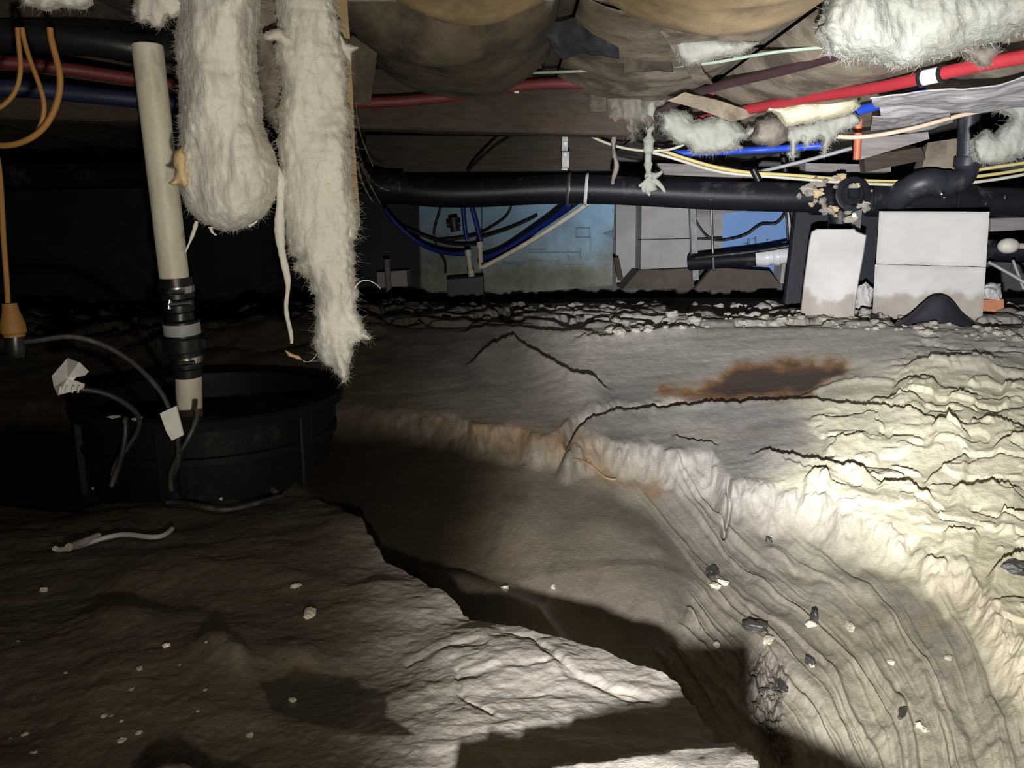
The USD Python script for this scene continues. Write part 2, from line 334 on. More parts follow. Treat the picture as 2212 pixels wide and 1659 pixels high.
# slopes
upz = UP[0] + UP[1] * (GY - UP[2])
upz = np.where(GY > 2.28, -0.2876 - 0.075 * (GY - 2.28) + 0.0045 * (1 - np.exp(-(GY - 2.28) / 0.05)), upz)
upz = np.where(GY > 2.28, np.maximum(upz, -0.40), upz)
upz = upz - 0.05 * sstep(-GX, 0.5, 1.3)
nrz = NR[0] + NR[1] * (GY - NR[2])
chz = -0.530 + 0.18 * np.maximum(GY - 1.15, 0) * (1 - sstep(GY, 1.7, 2.4) * 0.4) + 0.010 * f2(GX * 4, GY * 4, 3, 9)
chz = np.minimum(chz, upz - 0.035)
# lobe of soft mud in the channel
lobe = path_uv([(1010, 1090), (1150, 1062), (1330, 1075), (1440, 1130), (1492, 1200), (1478, 1275), (1440, 1312), (1330, 1290), (1180, 1230), (1060, 1180)], (-0.50, 0, 1))
dL = sdist(lobe) + 16 * f2(GU / 70, GV / 50, 3, 21)
chz = chz + 0.020 * sstep(-dL, -14 - 40 * sstep(-GU, -250, 0), 70)
# dark wedge of mud left of the lobe, lower
wedge = path_uv([(840, 1180), (1000, 1190), (1180, 1240), (1350, 1390), (1420, 1440), (1250, 1395), (1020, 1330), (900, 1240)], (-0.49, 0, 1))
dW = sdist(wedge)
chz = chz + 0.035 * sstep(-dW, -16, 40)
wU = sstep(-dU, -22 - 34 * rm, 5 + 8 * rm)
# right bank is a broad slope, left plateau front a short one
wN = sstep(-dN, -13, 11)
Z = chz * (1 - wU) + upz * wU
Z = np.maximum(Z * (1 - wN) + nrz * wN, -1)
# far trough behind the crest and lumpy ground before the piers
crest = path_uv([(1100, 735), (1230, 738), (1330, 722), (1480, 708), (1700, 705), (1950, 715), (2250, 742), (2600, 770)], UP)
dC = sdist(crest, False)
Z += 0.005 * np.exp(-(dC / 7.0) ** 2) * (0.6 + 0.5 * f2(GU / 18, GV * 0, 3, 31)) * sstep(GU, -100, 120)
far = sstep(GY, 2.30, 2.36) * sstep(-GY, -4.4, -3.9)
lump = f2(GX * 11, GY * 15, 3, 41)
lump2 = f2(GX * 27, GY * 24, 2, 42)
Z += far * (0.010 + 0.050 * np.clip(GY - 2.3, 0, 0.9)) * (sstep(lump, 0.02, 0.14) + 0.7 * lump + 0.5 * np.maximum(lump2, 0)) * (1 - sstep(GY, 3.0, 3.5))
mid = sstep(GY, 1.9, 2.2) * sstep(-GU, 120, 330) * wU
Z += mid * 0.05 * np.abs(f2(GX * 4, GY * 3, 4, 43)) 
# plateau: crease of the gully running on as a crack, trowel lines, lumps on the right
def ledge(pts, h, fall=26, sharp=1.6, plane=UP, wob=3.0):
    """a low ledge whose far side drops away: the side turned from the camera lies in shade of a low lamp"""
    q = path_uv(pts, plane); q = q[np.argsort(q[:, 0])]
    e = max(6.0, 0.12 * (q[-1, 0] - q[0, 0]))
    c0, c1 = np.searchsorted(F * cols, [q[0, 0] - 1.2 * e, q[-1, 0] + 1.2 * e])
    r0, r1 = np.searchsorted(F * HN * rows, [q[:, 1].min() - 12, q[:, 1].max() + 5 * fall])
    w = np.s_[r0:r1, c0:c1]; u, v = GU[w], GV[w]
    dv = v - np.interp(u, q[:, 0], q[:, 1]) + wob * f2(u / 14, v / 30, 3, int(pts[0][0]))
    Z[w] += 1.7 * h * sstep(dv, -sharp, sharp) * np.exp(-np.clip(dv, 0, None) / fall) * sstep(u, q[0, 0] - e, q[0, 0] + e) * sstep(-u, -q[-1, 0] - e, -q[-1, 0] + e)
ledge([(1236, 950), (1262, 924), (1330, 898), (1450, 886), (1560, 886)], 0.010, 18)
ledge([(1540, 886), (1650, 880), (1740, 876), (1830, 888), (1930, 906), (2010, 926), (2060, 936)], 0.013, 30)
ledge([(1640, 985), (1720, 1003), (1780, 1020), (1850, 1037), (1890, 1036)], 0.013, 20)
ledge([(1025, 788), (1085, 758), (1110, 752), (1130, 768), (1180, 800), (1240, 830), (1300, 842)], 0.022, 30)
ledge([(1000, 720), (1100, 715), (1200, 728), (1290, 722)], 0.014, 20)
ledge([(1250, 745), (1330, 732), (1420, 720), (1500, 712)], 0.012, 12)
for pts, h in (([(1955, 796), (2010, 784), (2050, 788), (2110, 776), (2150, 784)], 0.012), ([(1935, 838), (1990, 826), (2020, 834)], 0.012), ([(2048, 866), (2110, 858)], 0.008),
               ([(1785, 957), (1830, 962), (1870, 956)], 0.007), ([(1455, 948), (1490, 956), (1545, 966)], 0.006), ([(2015, 944), (2045, 938), (2090, 960)], 0.011), ([(2098, 930), (2150, 926), (2212, 946), (2260, 950)], 0.011),
               ([(2150, 982), (2200, 970), (2260, 968)], 0.011), ([(2060, 1072), (2130, 1066), (2200, 1072)], 0.010), ([(1900, 1060), (1950, 1058), (2010, 1086)], 0.010), ([(1740, 1050), (1760, 1042), (1790, 1058)], 0.009),
               ([(2000, 1046), (2060, 1010), (2090, 1000)], 0.008), ([(2160, 1120), (2230, 1124)], 0.010), ([(2140, 1245), (2190, 1222), (2260, 1226)], 0.014), ([(1880, 870), (1950, 868), (1990, 880)], 0.010), ([(1690, 1008), (1760, 1034), (1800, 1040)], 0.004), ([(2040, 1150), (2110, 1158)], 0.008), ([(2170, 832), (2240, 828)], 0.012)):
    ledge(pts, h, 34, 1.6, UP, 4.0)
split = path_uv([(1572, 1040), (1578, 1065), (1566, 1100)], UP)
Z -= 0.02 * np.exp(-(sdist(split, False) / 5) ** 2)
ang = math.radians(-14)
la, lb = GX * math.cos(ang) - GY * math.sin(ang), GX * math.sin(ang) + GY * math.cos(ang)
Z += wU * (1 - far) * (0.0010 * f2(la * 4, lb * 70, 3, 61) + 0.0016 * f2(la * 10, lb * 26, 3, 63) + 0.0007 * f2(GX * 130, GY * 110, 3, 65))
ridge_ = path_uv([(1730, 862), (1760, 845), (1800, 830), (1850, 820), (1930, 824)], UP)
Z += 0.007 * np.exp(-((sdist(ridge_, False) + 2 * f2(GU / 12, GV / 12, 2, 58)) / 4) ** 2) * wU
mound = path_uv([(1480, 845), (1570, 790), (1700, 768), (1860, 790), (1800, 815), (1740, 850), (1600, 858)], UP)
dM = sdist(mound)
Z -= 0.012 * sstep(-dM, -20, 25) * wU                                   # the shallow stained pool
rl = sstep(GU + 110 * f2(GX * 5, GY * 5, 3, 70) - (830 - 1.45 * (GV - 360)), -60, 90) * wU * (1 - far)      # clods and ledges of yellow clay on the right
lp = f2(GX * 4 + 3, GY * 8, 3, 71)
wx, wy = GX + 0.03 * f2(GX * 20, GY * 20, 2, 75), GY + 0.02 * f2(GX * 20, GY * 20, 2, 76)
isl = f2(wx * 7, wy * 14, 3, 73); isl2 = f2(wx * 16, wy * 30, 2, 77)
Z += rl * (0.010 * lp + 0.006 * sstep(isl, 0.20, 0.24) + 0.003 * sstep(isl2, 0.32, 0.36) + 0.003 * f2(GX * 14, GY * 22, 3, 78) + 0.0012 * f2(GX * 60, GY * 80, 2, 74))
# scarp face: knobbly
face = np.exp(-((dU - 2) / np.where(dU > 2, 20, 7)) ** 2)
Z += face * (0.008 * f2(GU / 44, GV / 22, 2, 81) + 0.008 * np.abs(f2(GU / 22, GV / 11, 4, 82)) + 0.004 * f2(GU / 15, GV / 90, 2, 84) + 0.0015 * f2(GU / 12, GV / 8, 2, 83)) * sstep(GU, -400, -200)
# channel flow ribs, spreading to the lower right
flow = path_uv([(1420, 1080), (1500, 1140), (1620, 1210), (1760, 1290), (1880, 1390), (1960, 1500), (2000, 1620), (2010, 1750)], CH)
tck, _ = splprep(flow.T, s=0)
fl = np.array(splev(np.linspace(0, 1, 400), tck)).T
tan_ = np.gradient(fl, axis=0); tan_ /= np.linalg.norm(tan_, axis=1, keepdims=True)
_, ix = cKDTree(fl).query(np.stack([GU.ravel(), GV.ravel()], 1), workers=-1)
across = ((GU.ravel() - fl[ix, 0]) * tan_[ix, 1] - (GV.ravel() - fl[ix, 1]) * tan_[ix, 0]).reshape(GU.shape)
along = (ix / 399.0).reshape(GU.shape)
spread = 0.55 + 1.0 * along
ac = across / spread
inC = (1 - wU) * (1 - wN) * sstep(GU, 230, 420) * (1 - sstep(-dL, -20, 8))
wob = 26 * f2(along * 3.2, ac / 80, 3, 91)
r1 = 1 - np.abs(f2((ac + wob) / 34, along * 1.6, 2, 95)) * 2.0
r2_ = 1 - np.abs(f2((ac + 0.6 * wob) / 13, along * 2.6, 2, 93)) * 2.0
Z += inC * (0.006 * np.exp(-((1 - r1) / 0.22) ** 2) + 0.0017 * np.exp(-((1 - r2_) / 0.4) ** 2) + 0.011 * f2(GU / 85, GV / 60, 3, 97) + 0.0006 * f2(GU / 9, GV / 9, 3, 99))
scum = path_uv([(1600, 1360), (1700, 1390), (1690, 1480), (1730, 1560), (1660, 1520), (1620, 1440)], CH)
dS = sdist(scum) + 8 * f2(GU / 30, GV / 30, 3, 101)
ws = sstep(-dS, -18, 18) * inC
Z += ws * 0.016 * f2(GU / 22, GV / 16, 4, 103, 0.65)
# near bank surface
Z += wN * (0.015 * f2(GX * 6, GY * 7, 3, 111) + 0.0034 * f2((GX + 0.6 * GY) * 10, (GY - 0.3 * GX) * 34, 4, 113) * sstep(GU, -330, -60) + 0.0016 * f2(GX * 70, GY * 70, 3, 115))
for cpts, cd, cw in (([(1090, 1378), (1150, 1390), (1190, 1425), (1240, 1460), (1310, 1480), (1400, 1500)], 0.004, 10), ([(880, 1420), (960, 1402), (1040, 1400)], 0.004, 13), ([(1000, 1465), (1090, 1448), (1180, 1440)], 0.0035, 12), ([(985, 1450), (1000, 1510), (1060, 1540)], 0.003, 8)):
    dT = sdist(path_uv(cpts, NR), False) + 9 * f2(GU / 40, GV / 30, 2, 117)
    Z -= wN * cd * np.exp(-(dT / cw) ** 2)
ter = path_uv([(1000, 1700), (1190, 1650), (1400, 1634), (1585, 1622), (1640, 1700), (1640, 2300), (900, 2300)], (-0.345, 0, 1))
dE = sdist(ter) + 6 * f2(GU / 40, GV / 40, 3, 121)
Z += wN * 0.046 * sstep(-dE, -12, 10)
for (px, py), hh, ww in (((505, 1425), 0.016, 30), ((380, 1720), 0.03, 60), ((470, 1400), 0.012, 34), ((640, 1405), 0.012, 36), ((760, 1140), 0.014, 40), ((250, 1330), 0.014, 50)):
    c_ = uv(onplane(px, py, *NR))
    Z += wN * hh * np.exp(-(((GU - c_[0]) / 1.7) ** 2 + (GV - c_[1]) ** 2) / ww ** 2) * (1 + 0.35 * f2(GU / 50, GV / 50, 2, 125))
Z += (1 - wU) * (1 - wN) * 0.0005 * f2(GU / 6, GV / 6, 3, 123)
# colour fields: r wet, g yellow clay, b rust stain, a paler crest and bank for missing light
wet = np.clip((1 - wU) * (1 - wN) * (0.45 + 0.55 * sstep(-GU, -420, -100)) - 0.30 * sstep(-dL, -20, 20) + 0.55 * sstep(-dW, -20, 10), 0, 1)
pat = f2(GX * 5 + 1.7, GY * 5, 4, 131)
wet = np.maximum(wet, wN * 0.55 * sstep(pat, 0.06, 0.3) * sstep(-GU, -150, 200))
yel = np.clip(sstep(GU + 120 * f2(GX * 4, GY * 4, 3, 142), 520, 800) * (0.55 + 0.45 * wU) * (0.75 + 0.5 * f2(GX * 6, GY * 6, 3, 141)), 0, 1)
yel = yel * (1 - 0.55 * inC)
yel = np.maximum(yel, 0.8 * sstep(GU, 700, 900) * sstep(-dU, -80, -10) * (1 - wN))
damp_shade = np.clip(sstep(-GU + 60 * f2(GX * 5, GY * 5, 3, 143), 10 + 70 * wN, 300 + 120 * wN), 0, 1)  # ground darkens leftward, the fall-off of the torch put into the colour
damp_shade = np.maximum(damp_shade, 0.45 * sstep(-dL, -30, 30) * (1 - wU) * (1 - wN))
damp_shade = np.maximum(damp_shade, (1 - wU) * (1 - wN) * 1.0 * sstep(-GU, -180, 100))
stain = sstep(-(sdist(mound) + 14 * f2(GU / 50, GV / 20, 4, 151)), -16, 22) * wU
band = path_uv([(1430, 842), (1560, 852), (1640, 866), (1750, 858)], UP)
stain = np.maximum(stain, 0.6 * np.exp(-((sdist(band, False) + 6 * f2(GU / 30, GV / 9, 3, 153)) / 12) ** 2))
yel = yel * (1 - 0.7 * face * sstep(-GU, -900, -700))
toe = path_uv([(900, 945), (1000, 965), (1080, 975), (1160, 980), (1215, 985), (1250, 990), (1330, 1015), (1420, 1030)], (-0.455, 0, 1))
stain = np.maximum(stain, 0.42 * np.exp(-((sdist(toe, False) + 14 * f2(GU / 40, GV / 30, 3, 155)) / 16) ** 2))
stain = np.maximum(stain, 0.16 * sstep(f2(GX * 3.2, GY * 7, 4, 157), 0.18, 0.5) * wU * sstep(GU, 250, 500))
pale = np.clip(np.maximum(face * sstep(GU, 150, 300) * 0.25, np.maximum(sstep(GY + 0.22 * sstep(-GU, -330, 0), 1.70, 2.15) * wU * 0.95 * sstep(GU, -60, 160), wN * 0.26)), 0, 1) * (1 - stain)  # crest and near bank lifted in colour where grazing light is too weak
oval_spot = path_uv([(560, 1460), (640, 1432), (760, 1440), (830, 1490), (840, 1540), (900, 1590), (820, 1585), (680, 1550), (590, 1520)], NR)  # darker, glossier oval on the near bank
dark_spots = sstep(-(sdist(oval_spot) + 8 * f2(GU / 40, GV / 40, 3, 133)), -8, 8) * wN
low_spot = path_uv([(240, 1680), (290, 1628), (420, 1610), (520, 1630), (600, 1700)], NR)  # second dark patch, low on the near bank
dark_spots = np.maximum(dark_spots, wN * sstep(-(sdist(low_spot) + 8 * f2(GU / 40, GV / 40, 3, 134)), -8, 8))
damp_shade = np.maximum(damp_shade, 0.9 * dark_spots)
wet = np.maximum(wet, dark_spots)
nr_, nc_ = GU.shape
GY2 = GY - face * sstep(GU, -400, -200) * (0.007 * f2(GU / 50, Z * 30, 2, 85) + 0.002 * f2(GU / 17, Z * 60, 2, 86)) * (GY / 1.3)
V = np.stack([GX, GY2, H0 + Z], -1).reshape(-1, 3)
idx = np.arange(nr_ * nc_).reshape(nr_, nc_)
q = np.stack([idx[:-1, :-1], idx[1:, :-1], idx[1:, 1:], idx[:-1, 1:]], -1).reshape(-1, 4)
FC = np.vstack([q[:, [0, 1, 2]], q[:, [0, 2, 3]]])
dz = lambda ax: np.gradient(V.reshape(nr_, nc_, 3), axis=ax)
NN = np.cross(dz(1), dz(0)).reshape(-1, 3)
NN *= np.sign(NN[:, 2:3]); NN /= np.linalg.norm(NN, axis=1, keepdims=True)
n0 = len(V)
V = np.vstack([V, [(-5, -3, 0.0), (5, -3, 0.0), (5, 6.2, 0.0), (-5, 6.2, 0.0)]])
NN = np.vstack([NN, np.tile([0, 0, 1.0], (4, 1))])
FC = np.vstack([FC, [[n0, n0 + 1, n0 + 2], [n0, n0 + 2, n0 + 3]]])
v0, v1, v2 = V[FC[:, 0]], V[FC[:, 1]], V[FC[:, 2]]
flip = np.cross(v1 - v0, v2 - v0)[:, 2] < 0
FC[flip] = FC[flip][:, ::-1]
ground = usdkit.mesh(stage, '/World/floor', (V, FC))
ground.CreateNormalsAttr(Vt.Vec3fArray.FromNumpy(NN.astype(np.float32))); ground.SetNormalsInterpolation('vertex')
def field(a, b, c): return np.vstack([np.stack([a.ravel(), b.ravel(), c.ravel()], 1), np.zeros((4, 3))]).astype(np.float32)
pv = UsdGeom.PrimvarsAPI(ground)
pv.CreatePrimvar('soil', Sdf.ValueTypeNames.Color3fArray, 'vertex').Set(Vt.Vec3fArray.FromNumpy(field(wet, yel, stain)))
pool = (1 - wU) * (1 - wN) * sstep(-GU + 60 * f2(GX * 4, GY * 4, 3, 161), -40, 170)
pool = np.maximum(pool, 0.85 * dark_spots)  # oval and low patch darken through the same field as the channel water
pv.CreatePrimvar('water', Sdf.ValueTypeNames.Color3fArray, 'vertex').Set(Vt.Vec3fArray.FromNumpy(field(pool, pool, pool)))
pv.CreatePrimvar('tones', Sdf.ValueTypeNames.Color3fArray, 'vertex').Set(Vt.Vec3fArray.FromNumpy(field(pale, ws, damp_shade)))
tag(ground, 'wet clay crawl space floor cut by a muddy channel', 'floor', None, 'structure')
gnodes = {
    'soil': ('attribute', {'attribute': 'soil'}), 'ss': ('separate_color', {}), 'tones': ('attribute', {'attribute': 'tones'}), 'cs': ('separate_color', {}),
    'tc': ('texture_coordinate', {}),
    'n1': ('noise_texture', {'scale': 9.0, 'detail': 8.0, 'roughness': 0.65}), 'n2': ('noise_texture', {'scale': 55.0, 'detail': 6.0, 'roughness': 0.7}),
    'base': ('rgb_ramp', {'ramp': [(0.3, (0.095, 0.085, 0.075)), (0.5, (0.145, 0.132, 0.118)), (0.7, (0.19, 0.174, 0.156))]}),
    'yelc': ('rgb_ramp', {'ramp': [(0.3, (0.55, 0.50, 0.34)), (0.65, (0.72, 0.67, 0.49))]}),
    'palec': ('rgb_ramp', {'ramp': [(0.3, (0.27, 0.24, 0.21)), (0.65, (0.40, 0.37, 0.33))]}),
    'stc': ('rgb_ramp', {'ramp': [(0.2, (0.24, 0.19, 0.13)), (0.55, (0.17, 0.088, 0.034)), (0.85, (0.055, 0.034, 0.023)), (1.2, (0.04, 0.028, 0.022))]}), 'stn': ('math', {'math_type': 'multiply_add', 'value2': 0.7, 'value3': -0.35}), 'sta': ('math', {'math_type': 'add'}),
    'wet_sheenc': ('rgb_ramp', {'ramp': [(0.3, (0.18, 0.155, 0.12)), (0.65, (0.30, 0.268, 0.215))]}),  # wet mud with its grey sheen put into the colour
    'dark': ('rgb_ramp', {'ramp': [(0.35, (0.03, 0.03, 0.03)), (0.55, (0.12, 0.10, 0.08))]}),
    'm1': ('mix_color', {}), 'm2': ('mix_color', {}), 'm3': ('mix_color', {}), 'm4': ('mix_color', {}), 'm5': ('mix_color', {}), 'm6': ('mix_color', {}), 'm7': ('mix_color', {'b': (0.017, 0.0125, 0.008)}), 'wat': ('attribute', {'attribute': 'water'}), 'ws_': ('separate_color', {}), 'damp_shadec': ('rgb_ramp', {'ramp': [(0.3, (0.045, 0.034, 0.023)), (0.65, (0.085, 0.068, 0.047))]}),  # last ramp: dark mud and the painted shade of the left side
    'st2': ('math', {'math_type': 'multiply', 'value2': 1.6, 'use_clamp': True}),
    'wetm': ('math', {'math_type': 'multiply', 'value2': 0.85}),
    'ro': ('map_range', {'from_min': 0.0, 'from_max': 1.0, 'to_min': 0.62, 'to_max': 0.20, 'clamp': True}),
    'b1': ('bump', {'strength': 0.32, 'distance': 0.005}), 'b2': ('noise_texture', {'scale': 160.0, 'detail': 6.0, 'roughness': 0.7}), 'b3': ('bump', {'strength': 0.5, 'distance': 0.003}),
    'p': ('principled_bsdf', {'specular_ior_level': 0.5})}
glinks = [('soil.color', 'ss.color'), ('tones.color', 'cs.color'), ('tc.object', 'n1.vector'), ('tc.object', 'n2.vector'), ('tc.object', 'b2.vector'),
          ('n1.fac', 'base.fac'), ('n1.fac', 'yelc.fac'), ('n2.fac', 'palec.fac'), ('n1.fac', 'stn.value1'), ('stn.value', 'sta.value1'), ('ss.b', 'sta.value2'), ('sta.value', 'stc.fac'), ('n1.fac', 'wet_sheenc.fac'), ('n2.fac', 'dark.fac'),
          ('ss.g', 'm1.fac'), ('base.color', 'm1.a'), ('yelc.color', 'm1.b'),
          ('ss.r', 'wetm.value1'), ('wetm.value', 'm2.fac'), ('m1.result', 'm2.a'), ('wet_sheenc.color', 'm2.b'),
          ('cs.r', 'm3.fac'), ('m2.result', 'm3.a'), ('palec.color', 'm3.b'),
          ('ss.b', 'st2.value1'), ('st2.value', 'm4.fac'), ('m3.result', 'm4.a'), ('stc.color', 'm4.b'),
          ('cs.g', 'm5.fac'), ('m4.result', 'm5.a'), ('dark.color', 'm5.b'),
          ('n1.fac', 'damp_shadec.fac'), ('cs.b', 'm6.fac'), ('m5.result', 'm6.a'), ('damp_shadec.color', 'm6.b'), ('wat.color', 'ws_.color'), ('ws_.r', 'm7.fac'), ('m6.result', 'm7.a'), ('m7.result', 'p.base_color'), ('ss.r', 'ro.value'), ('ro.result', 'p.roughness'),
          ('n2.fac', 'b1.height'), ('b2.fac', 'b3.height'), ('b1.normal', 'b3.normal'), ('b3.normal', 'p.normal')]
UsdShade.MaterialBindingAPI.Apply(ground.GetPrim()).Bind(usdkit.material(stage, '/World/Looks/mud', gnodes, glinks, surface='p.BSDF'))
# height of the floor at a point, for standing things on it
_tree = cKDTree(V[:n0:3, :2])
def floor_z(x, y):
    return float(V[:n0:3][_tree.query([x, y])[1], 2])
def on_floor(px, py):
    """the point of the floor seen at that pixel"""
    d = ray(px, py); d = d / d[1]
    p = d * np.linspace(0.4, 5.0, 1600)[:, None] + [0, 0, H0]
    k = np.nonzero(p[:, 2] <= V[:n0:3][_tree.query(p[:, :2])[1], 2])[0]
    return p[k[0]] if len(k) else d * 3.0 + [0, 0, H0]
# ------------------------------------------------------------------ the room: foundation walls, subfloor and joists
def beam(a, b, w, h, bev=0.004):
    """a board from a to b (centre line), w wide sideways, h tall"""
    a, b = np.array(a, float), np.array(b, float)
    L = np.linalg.norm(b - a); d = (b - a) / L
    s = np.cross(d, [0, 0, 1.0]); s /= np.linalg.norm(s); u = np.cross(s, d)
    m = rbox((L, w, h), bev=bev)
    T = np.eye(4); T[:3, 0], T[:3, 1], T[:3, 2], T[:3, 3] = d, s, u, (a + b) / 2
    m.apply_transform(T)
    return m
def rel(z): return H0 + z
def sm_block(t, name, w, x0, x1, y, z0, z1, dy, mats):
    pass
# back wall of concrete blocks, each a part
wb = thing('wall_back', 'dark concrete block foundation wall at the far end', 'wall', (0, 4.75, 0), kind='structure')
obj('wall_core', rbox((7.4, 0.15, 1.3), (0, 4.85, 0.60)), M['wallm'], wb)
for r in range(6):
    for c in range(19):
        x = -3.65 + 0.405 * c + (0.2 if r % 2 else 0)
        if x > 3.6: continue
        obj('block', rbox((0.393, 0.05, 0.190), (x, 4.76 + 0.004 * rng.random(), 0.06 + 0.2 * r), 0.006), M['wallm'], wb, smooth=False)
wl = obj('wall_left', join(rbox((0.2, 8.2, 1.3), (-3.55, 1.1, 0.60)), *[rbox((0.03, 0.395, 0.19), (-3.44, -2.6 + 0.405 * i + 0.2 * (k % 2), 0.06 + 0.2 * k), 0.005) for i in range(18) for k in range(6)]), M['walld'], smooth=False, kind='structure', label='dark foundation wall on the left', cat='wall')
obj('wall_right', join(rbox((0.2, 8.2, 1.3), (3.65, 1.1, 0.60)), *[rbox((0.03, 0.395, 0.19), (3.54, -2.6 + 0.405 * i + 0.2 * (k % 2), 0.06 + 0.2 * k), 0.005) for i in range(18) for k in range(6)]), M['wallm'], smooth=False, kind='structure', label='grey block foundation wall on the right', cat='wall')
obj('wall_front', rbox((7.4, 0.2, 1.3), (0, -2.9, 0.60)), M['wallm'], smooth=False, kind='structure', label='foundation wall behind the camera', cat='wall')
cl = thing('ceiling', 'dark wooden subfloor and joists over the crawl space', 'ceiling', (0, 1, rel(0.60)), kind='structure')
for i in range(10):
    obj('subfloor_panel', rbox((0.745, 7.9, 0.02), (-3.36 + 0.75 * i, 1.0, rel(0.625)), 0.002), M['joist'], cl, smooth=False)
JX = [0.10 + 0.43 * k for k in range(-8, 9)]
for x in JX:
    obj('joist', rbox((0.038, 7.8, 0.20), (x, 1.0, rel(0.515)), 0.003), M['joist'], cl, smooth=False)

# dark plastic sheet lining the left part of the back wall
def sheet(corners, n=40, amp=0.02, thick=0.003, seed=0, sx=6, sz=6):
    """a wrinkled sheet between four corners (bl, br, tr, tl), closed with a little thickness"""
    c = np.array(corners, float)
    u, v = np.meshgrid(np.linspace(0, 1, n), np.linspace(0, 1, n), indexing='ij')
    p = ((1 - u) * (1 - v))[..., None] * c[0] + (u * (1 - v))[..., None] * c[1] + (u * v)[..., None] * c[2] + ((1 - u) * v)[..., None] * c[3]
    nrm = np.cross(c[1] - c[0], c[3] - c[0]); nrm /= np.linalg.norm(nrm)
    L, Wd = np.linalg.norm(c[1] - c[0]), np.linalg.norm(c[3] - c[0])
    p = p + nrm * (amp * f2(u * L * sx, v * Wd * sz, 4, seed))[..., None]
    a, b = p.reshape(-1, 3), (p - nrm * thick).reshape(-1, 3)
    i = np.arange(n * n).reshape(n, n)
    q = np.stack([i[:-1, :-1], i[1:, :-1], i[1:, 1:], i[:-1, 1:]], -1).reshape(-1, 4)
    f = np.vstack([q[:, [0, 1, 2]], q[:, [0, 2, 3]]])
    rim = np.concatenate([i[:-1, 0], i[-1, :-1], i[:0:-1, -1], i[0, :0:-1]])
    r2 = np.roll(rim, -1); o = n * n
    f = np.vstack([f, f[:, ::-1] + o, np.stack([r2, rim, rim + o], 1), np.stack([r2, rim + o, r2 + o], 1)])
    return trimesh.Trimesh(np.vstack([a, b]), f, process=False)
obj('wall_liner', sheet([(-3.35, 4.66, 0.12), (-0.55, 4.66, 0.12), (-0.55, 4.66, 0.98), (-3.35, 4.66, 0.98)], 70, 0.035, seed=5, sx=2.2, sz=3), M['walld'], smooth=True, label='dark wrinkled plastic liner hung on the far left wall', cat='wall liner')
# ------------------------------------------------------------------ far end: foam boards, panels, back pipes
def panel(name, pix, y, thick, m, label, cat, parent=None, bev=0.004, ys=None):
    """a flat board standing at depth y, its four corners (bl, br, tr, tl) read from the photograph"""
    ys = ys or [y] * 4
    c = np.array([P(*p, q) for p, q in zip(pix, ys)])
    n = np.cross(c[1] - c[0], c[3] - c[0]); n /= np.linalg.norm(n)
    if n[1] > 0: n = -n
    v = np.vstack([c, c - n * thick])
    h = trimesh.convex.convex_hull(v)
    return obj(name, h, m, parent, smooth=False, label=label, cat=cat)
fb = thing('foam_board', 'pale blue green foam insulation board with a dirty lower half on the far wall', 'foam board', P(1190, 632, 4.45))
panel('board', [(1042, 640), (1322, 616), (1327, 430), (1042, 430)], 4.4, 0.045, M['foamg'], None, None, fb, ys=[4.38, 4.42, 4.42, 4.38])
def mark(px0, py0, px1, py1, y, parent, name='printed_mark'):
    c = [P(px0, py1, y), P(px1, py1, y), P(px1, py0, y), P(px0, py0, y)]
    v = np.array(c + [p + [0, 0.0012, 0] for p in c])
    obj(name, trimesh.convex.convex_hull(v), M['ink'], parent, smooth=False)
for (a, b, c, d) in [(1244, 492, 1274, 493.5), (1244, 512, 1274, 513.5), (1244, 492, 1245.5, 513), (1272.5, 492, 1274, 513), (1140, 545, 1250, 546.5), (1140, 563, 1210, 565), (1215, 571, 1262, 572.5), (1085, 566, 1135, 572), (1252, 540, 1254.5, 561), (1226, 552, 1229, 562), (1140, 538, 1180, 540), (1275, 505, 1276, 545), (1190, 488, 1200, 489.5)]:
    mark(a, b, c, d, 4.370, fb)
tri = np.array([P(1302, 505, 4.372), P(1326, 496, 4.372), P(1326, 514, 4.372)])
obj('printed_mark', trimesh.convex.convex_hull(np.vstack([tri, tri + [0, 0.0015, 0]])), M['ink'], fb, smooth=False)
panel('foam_board', [(912, 648), (1040, 640), (1040, 430), (905, 430)], 4.45, 0.045, M['foamg'], 'shadowed blue foam board behind the pipe manifold', 'foam board', ys=[4.5, 4.42, 4.42, 4.5])
fb2 = thing('foam_board', 'bright blue foam board right of the grey panels', 'foam board', P(1640, 545, 4.6))
panel('board', [(1556, 600), (1790, 600), (1790, 420), (1558, 420)], 4.55, 0.05, M['foam'], None, None, fb2)
for (a, b, c, d) in [(1614, 515, 1620, 531), (1624, 514, 1631, 516), (1630, 510, 1634, 528), (1655, 517, 1663, 519), (1656, 517, 1658, 525), (1598, 532, 1640, 534), (1607, 524, 1615, 527)]:
    mark(a, b, c, d, 4.540, fb2)
panel('foam_offcut', [(1712, 600), (1745, 600), (1738, 440), (1700, 440)], 4.3, 0.04, M['pvcw'], 'narrow pale foam strip leaning beside the bright blue board', 'foam strip')
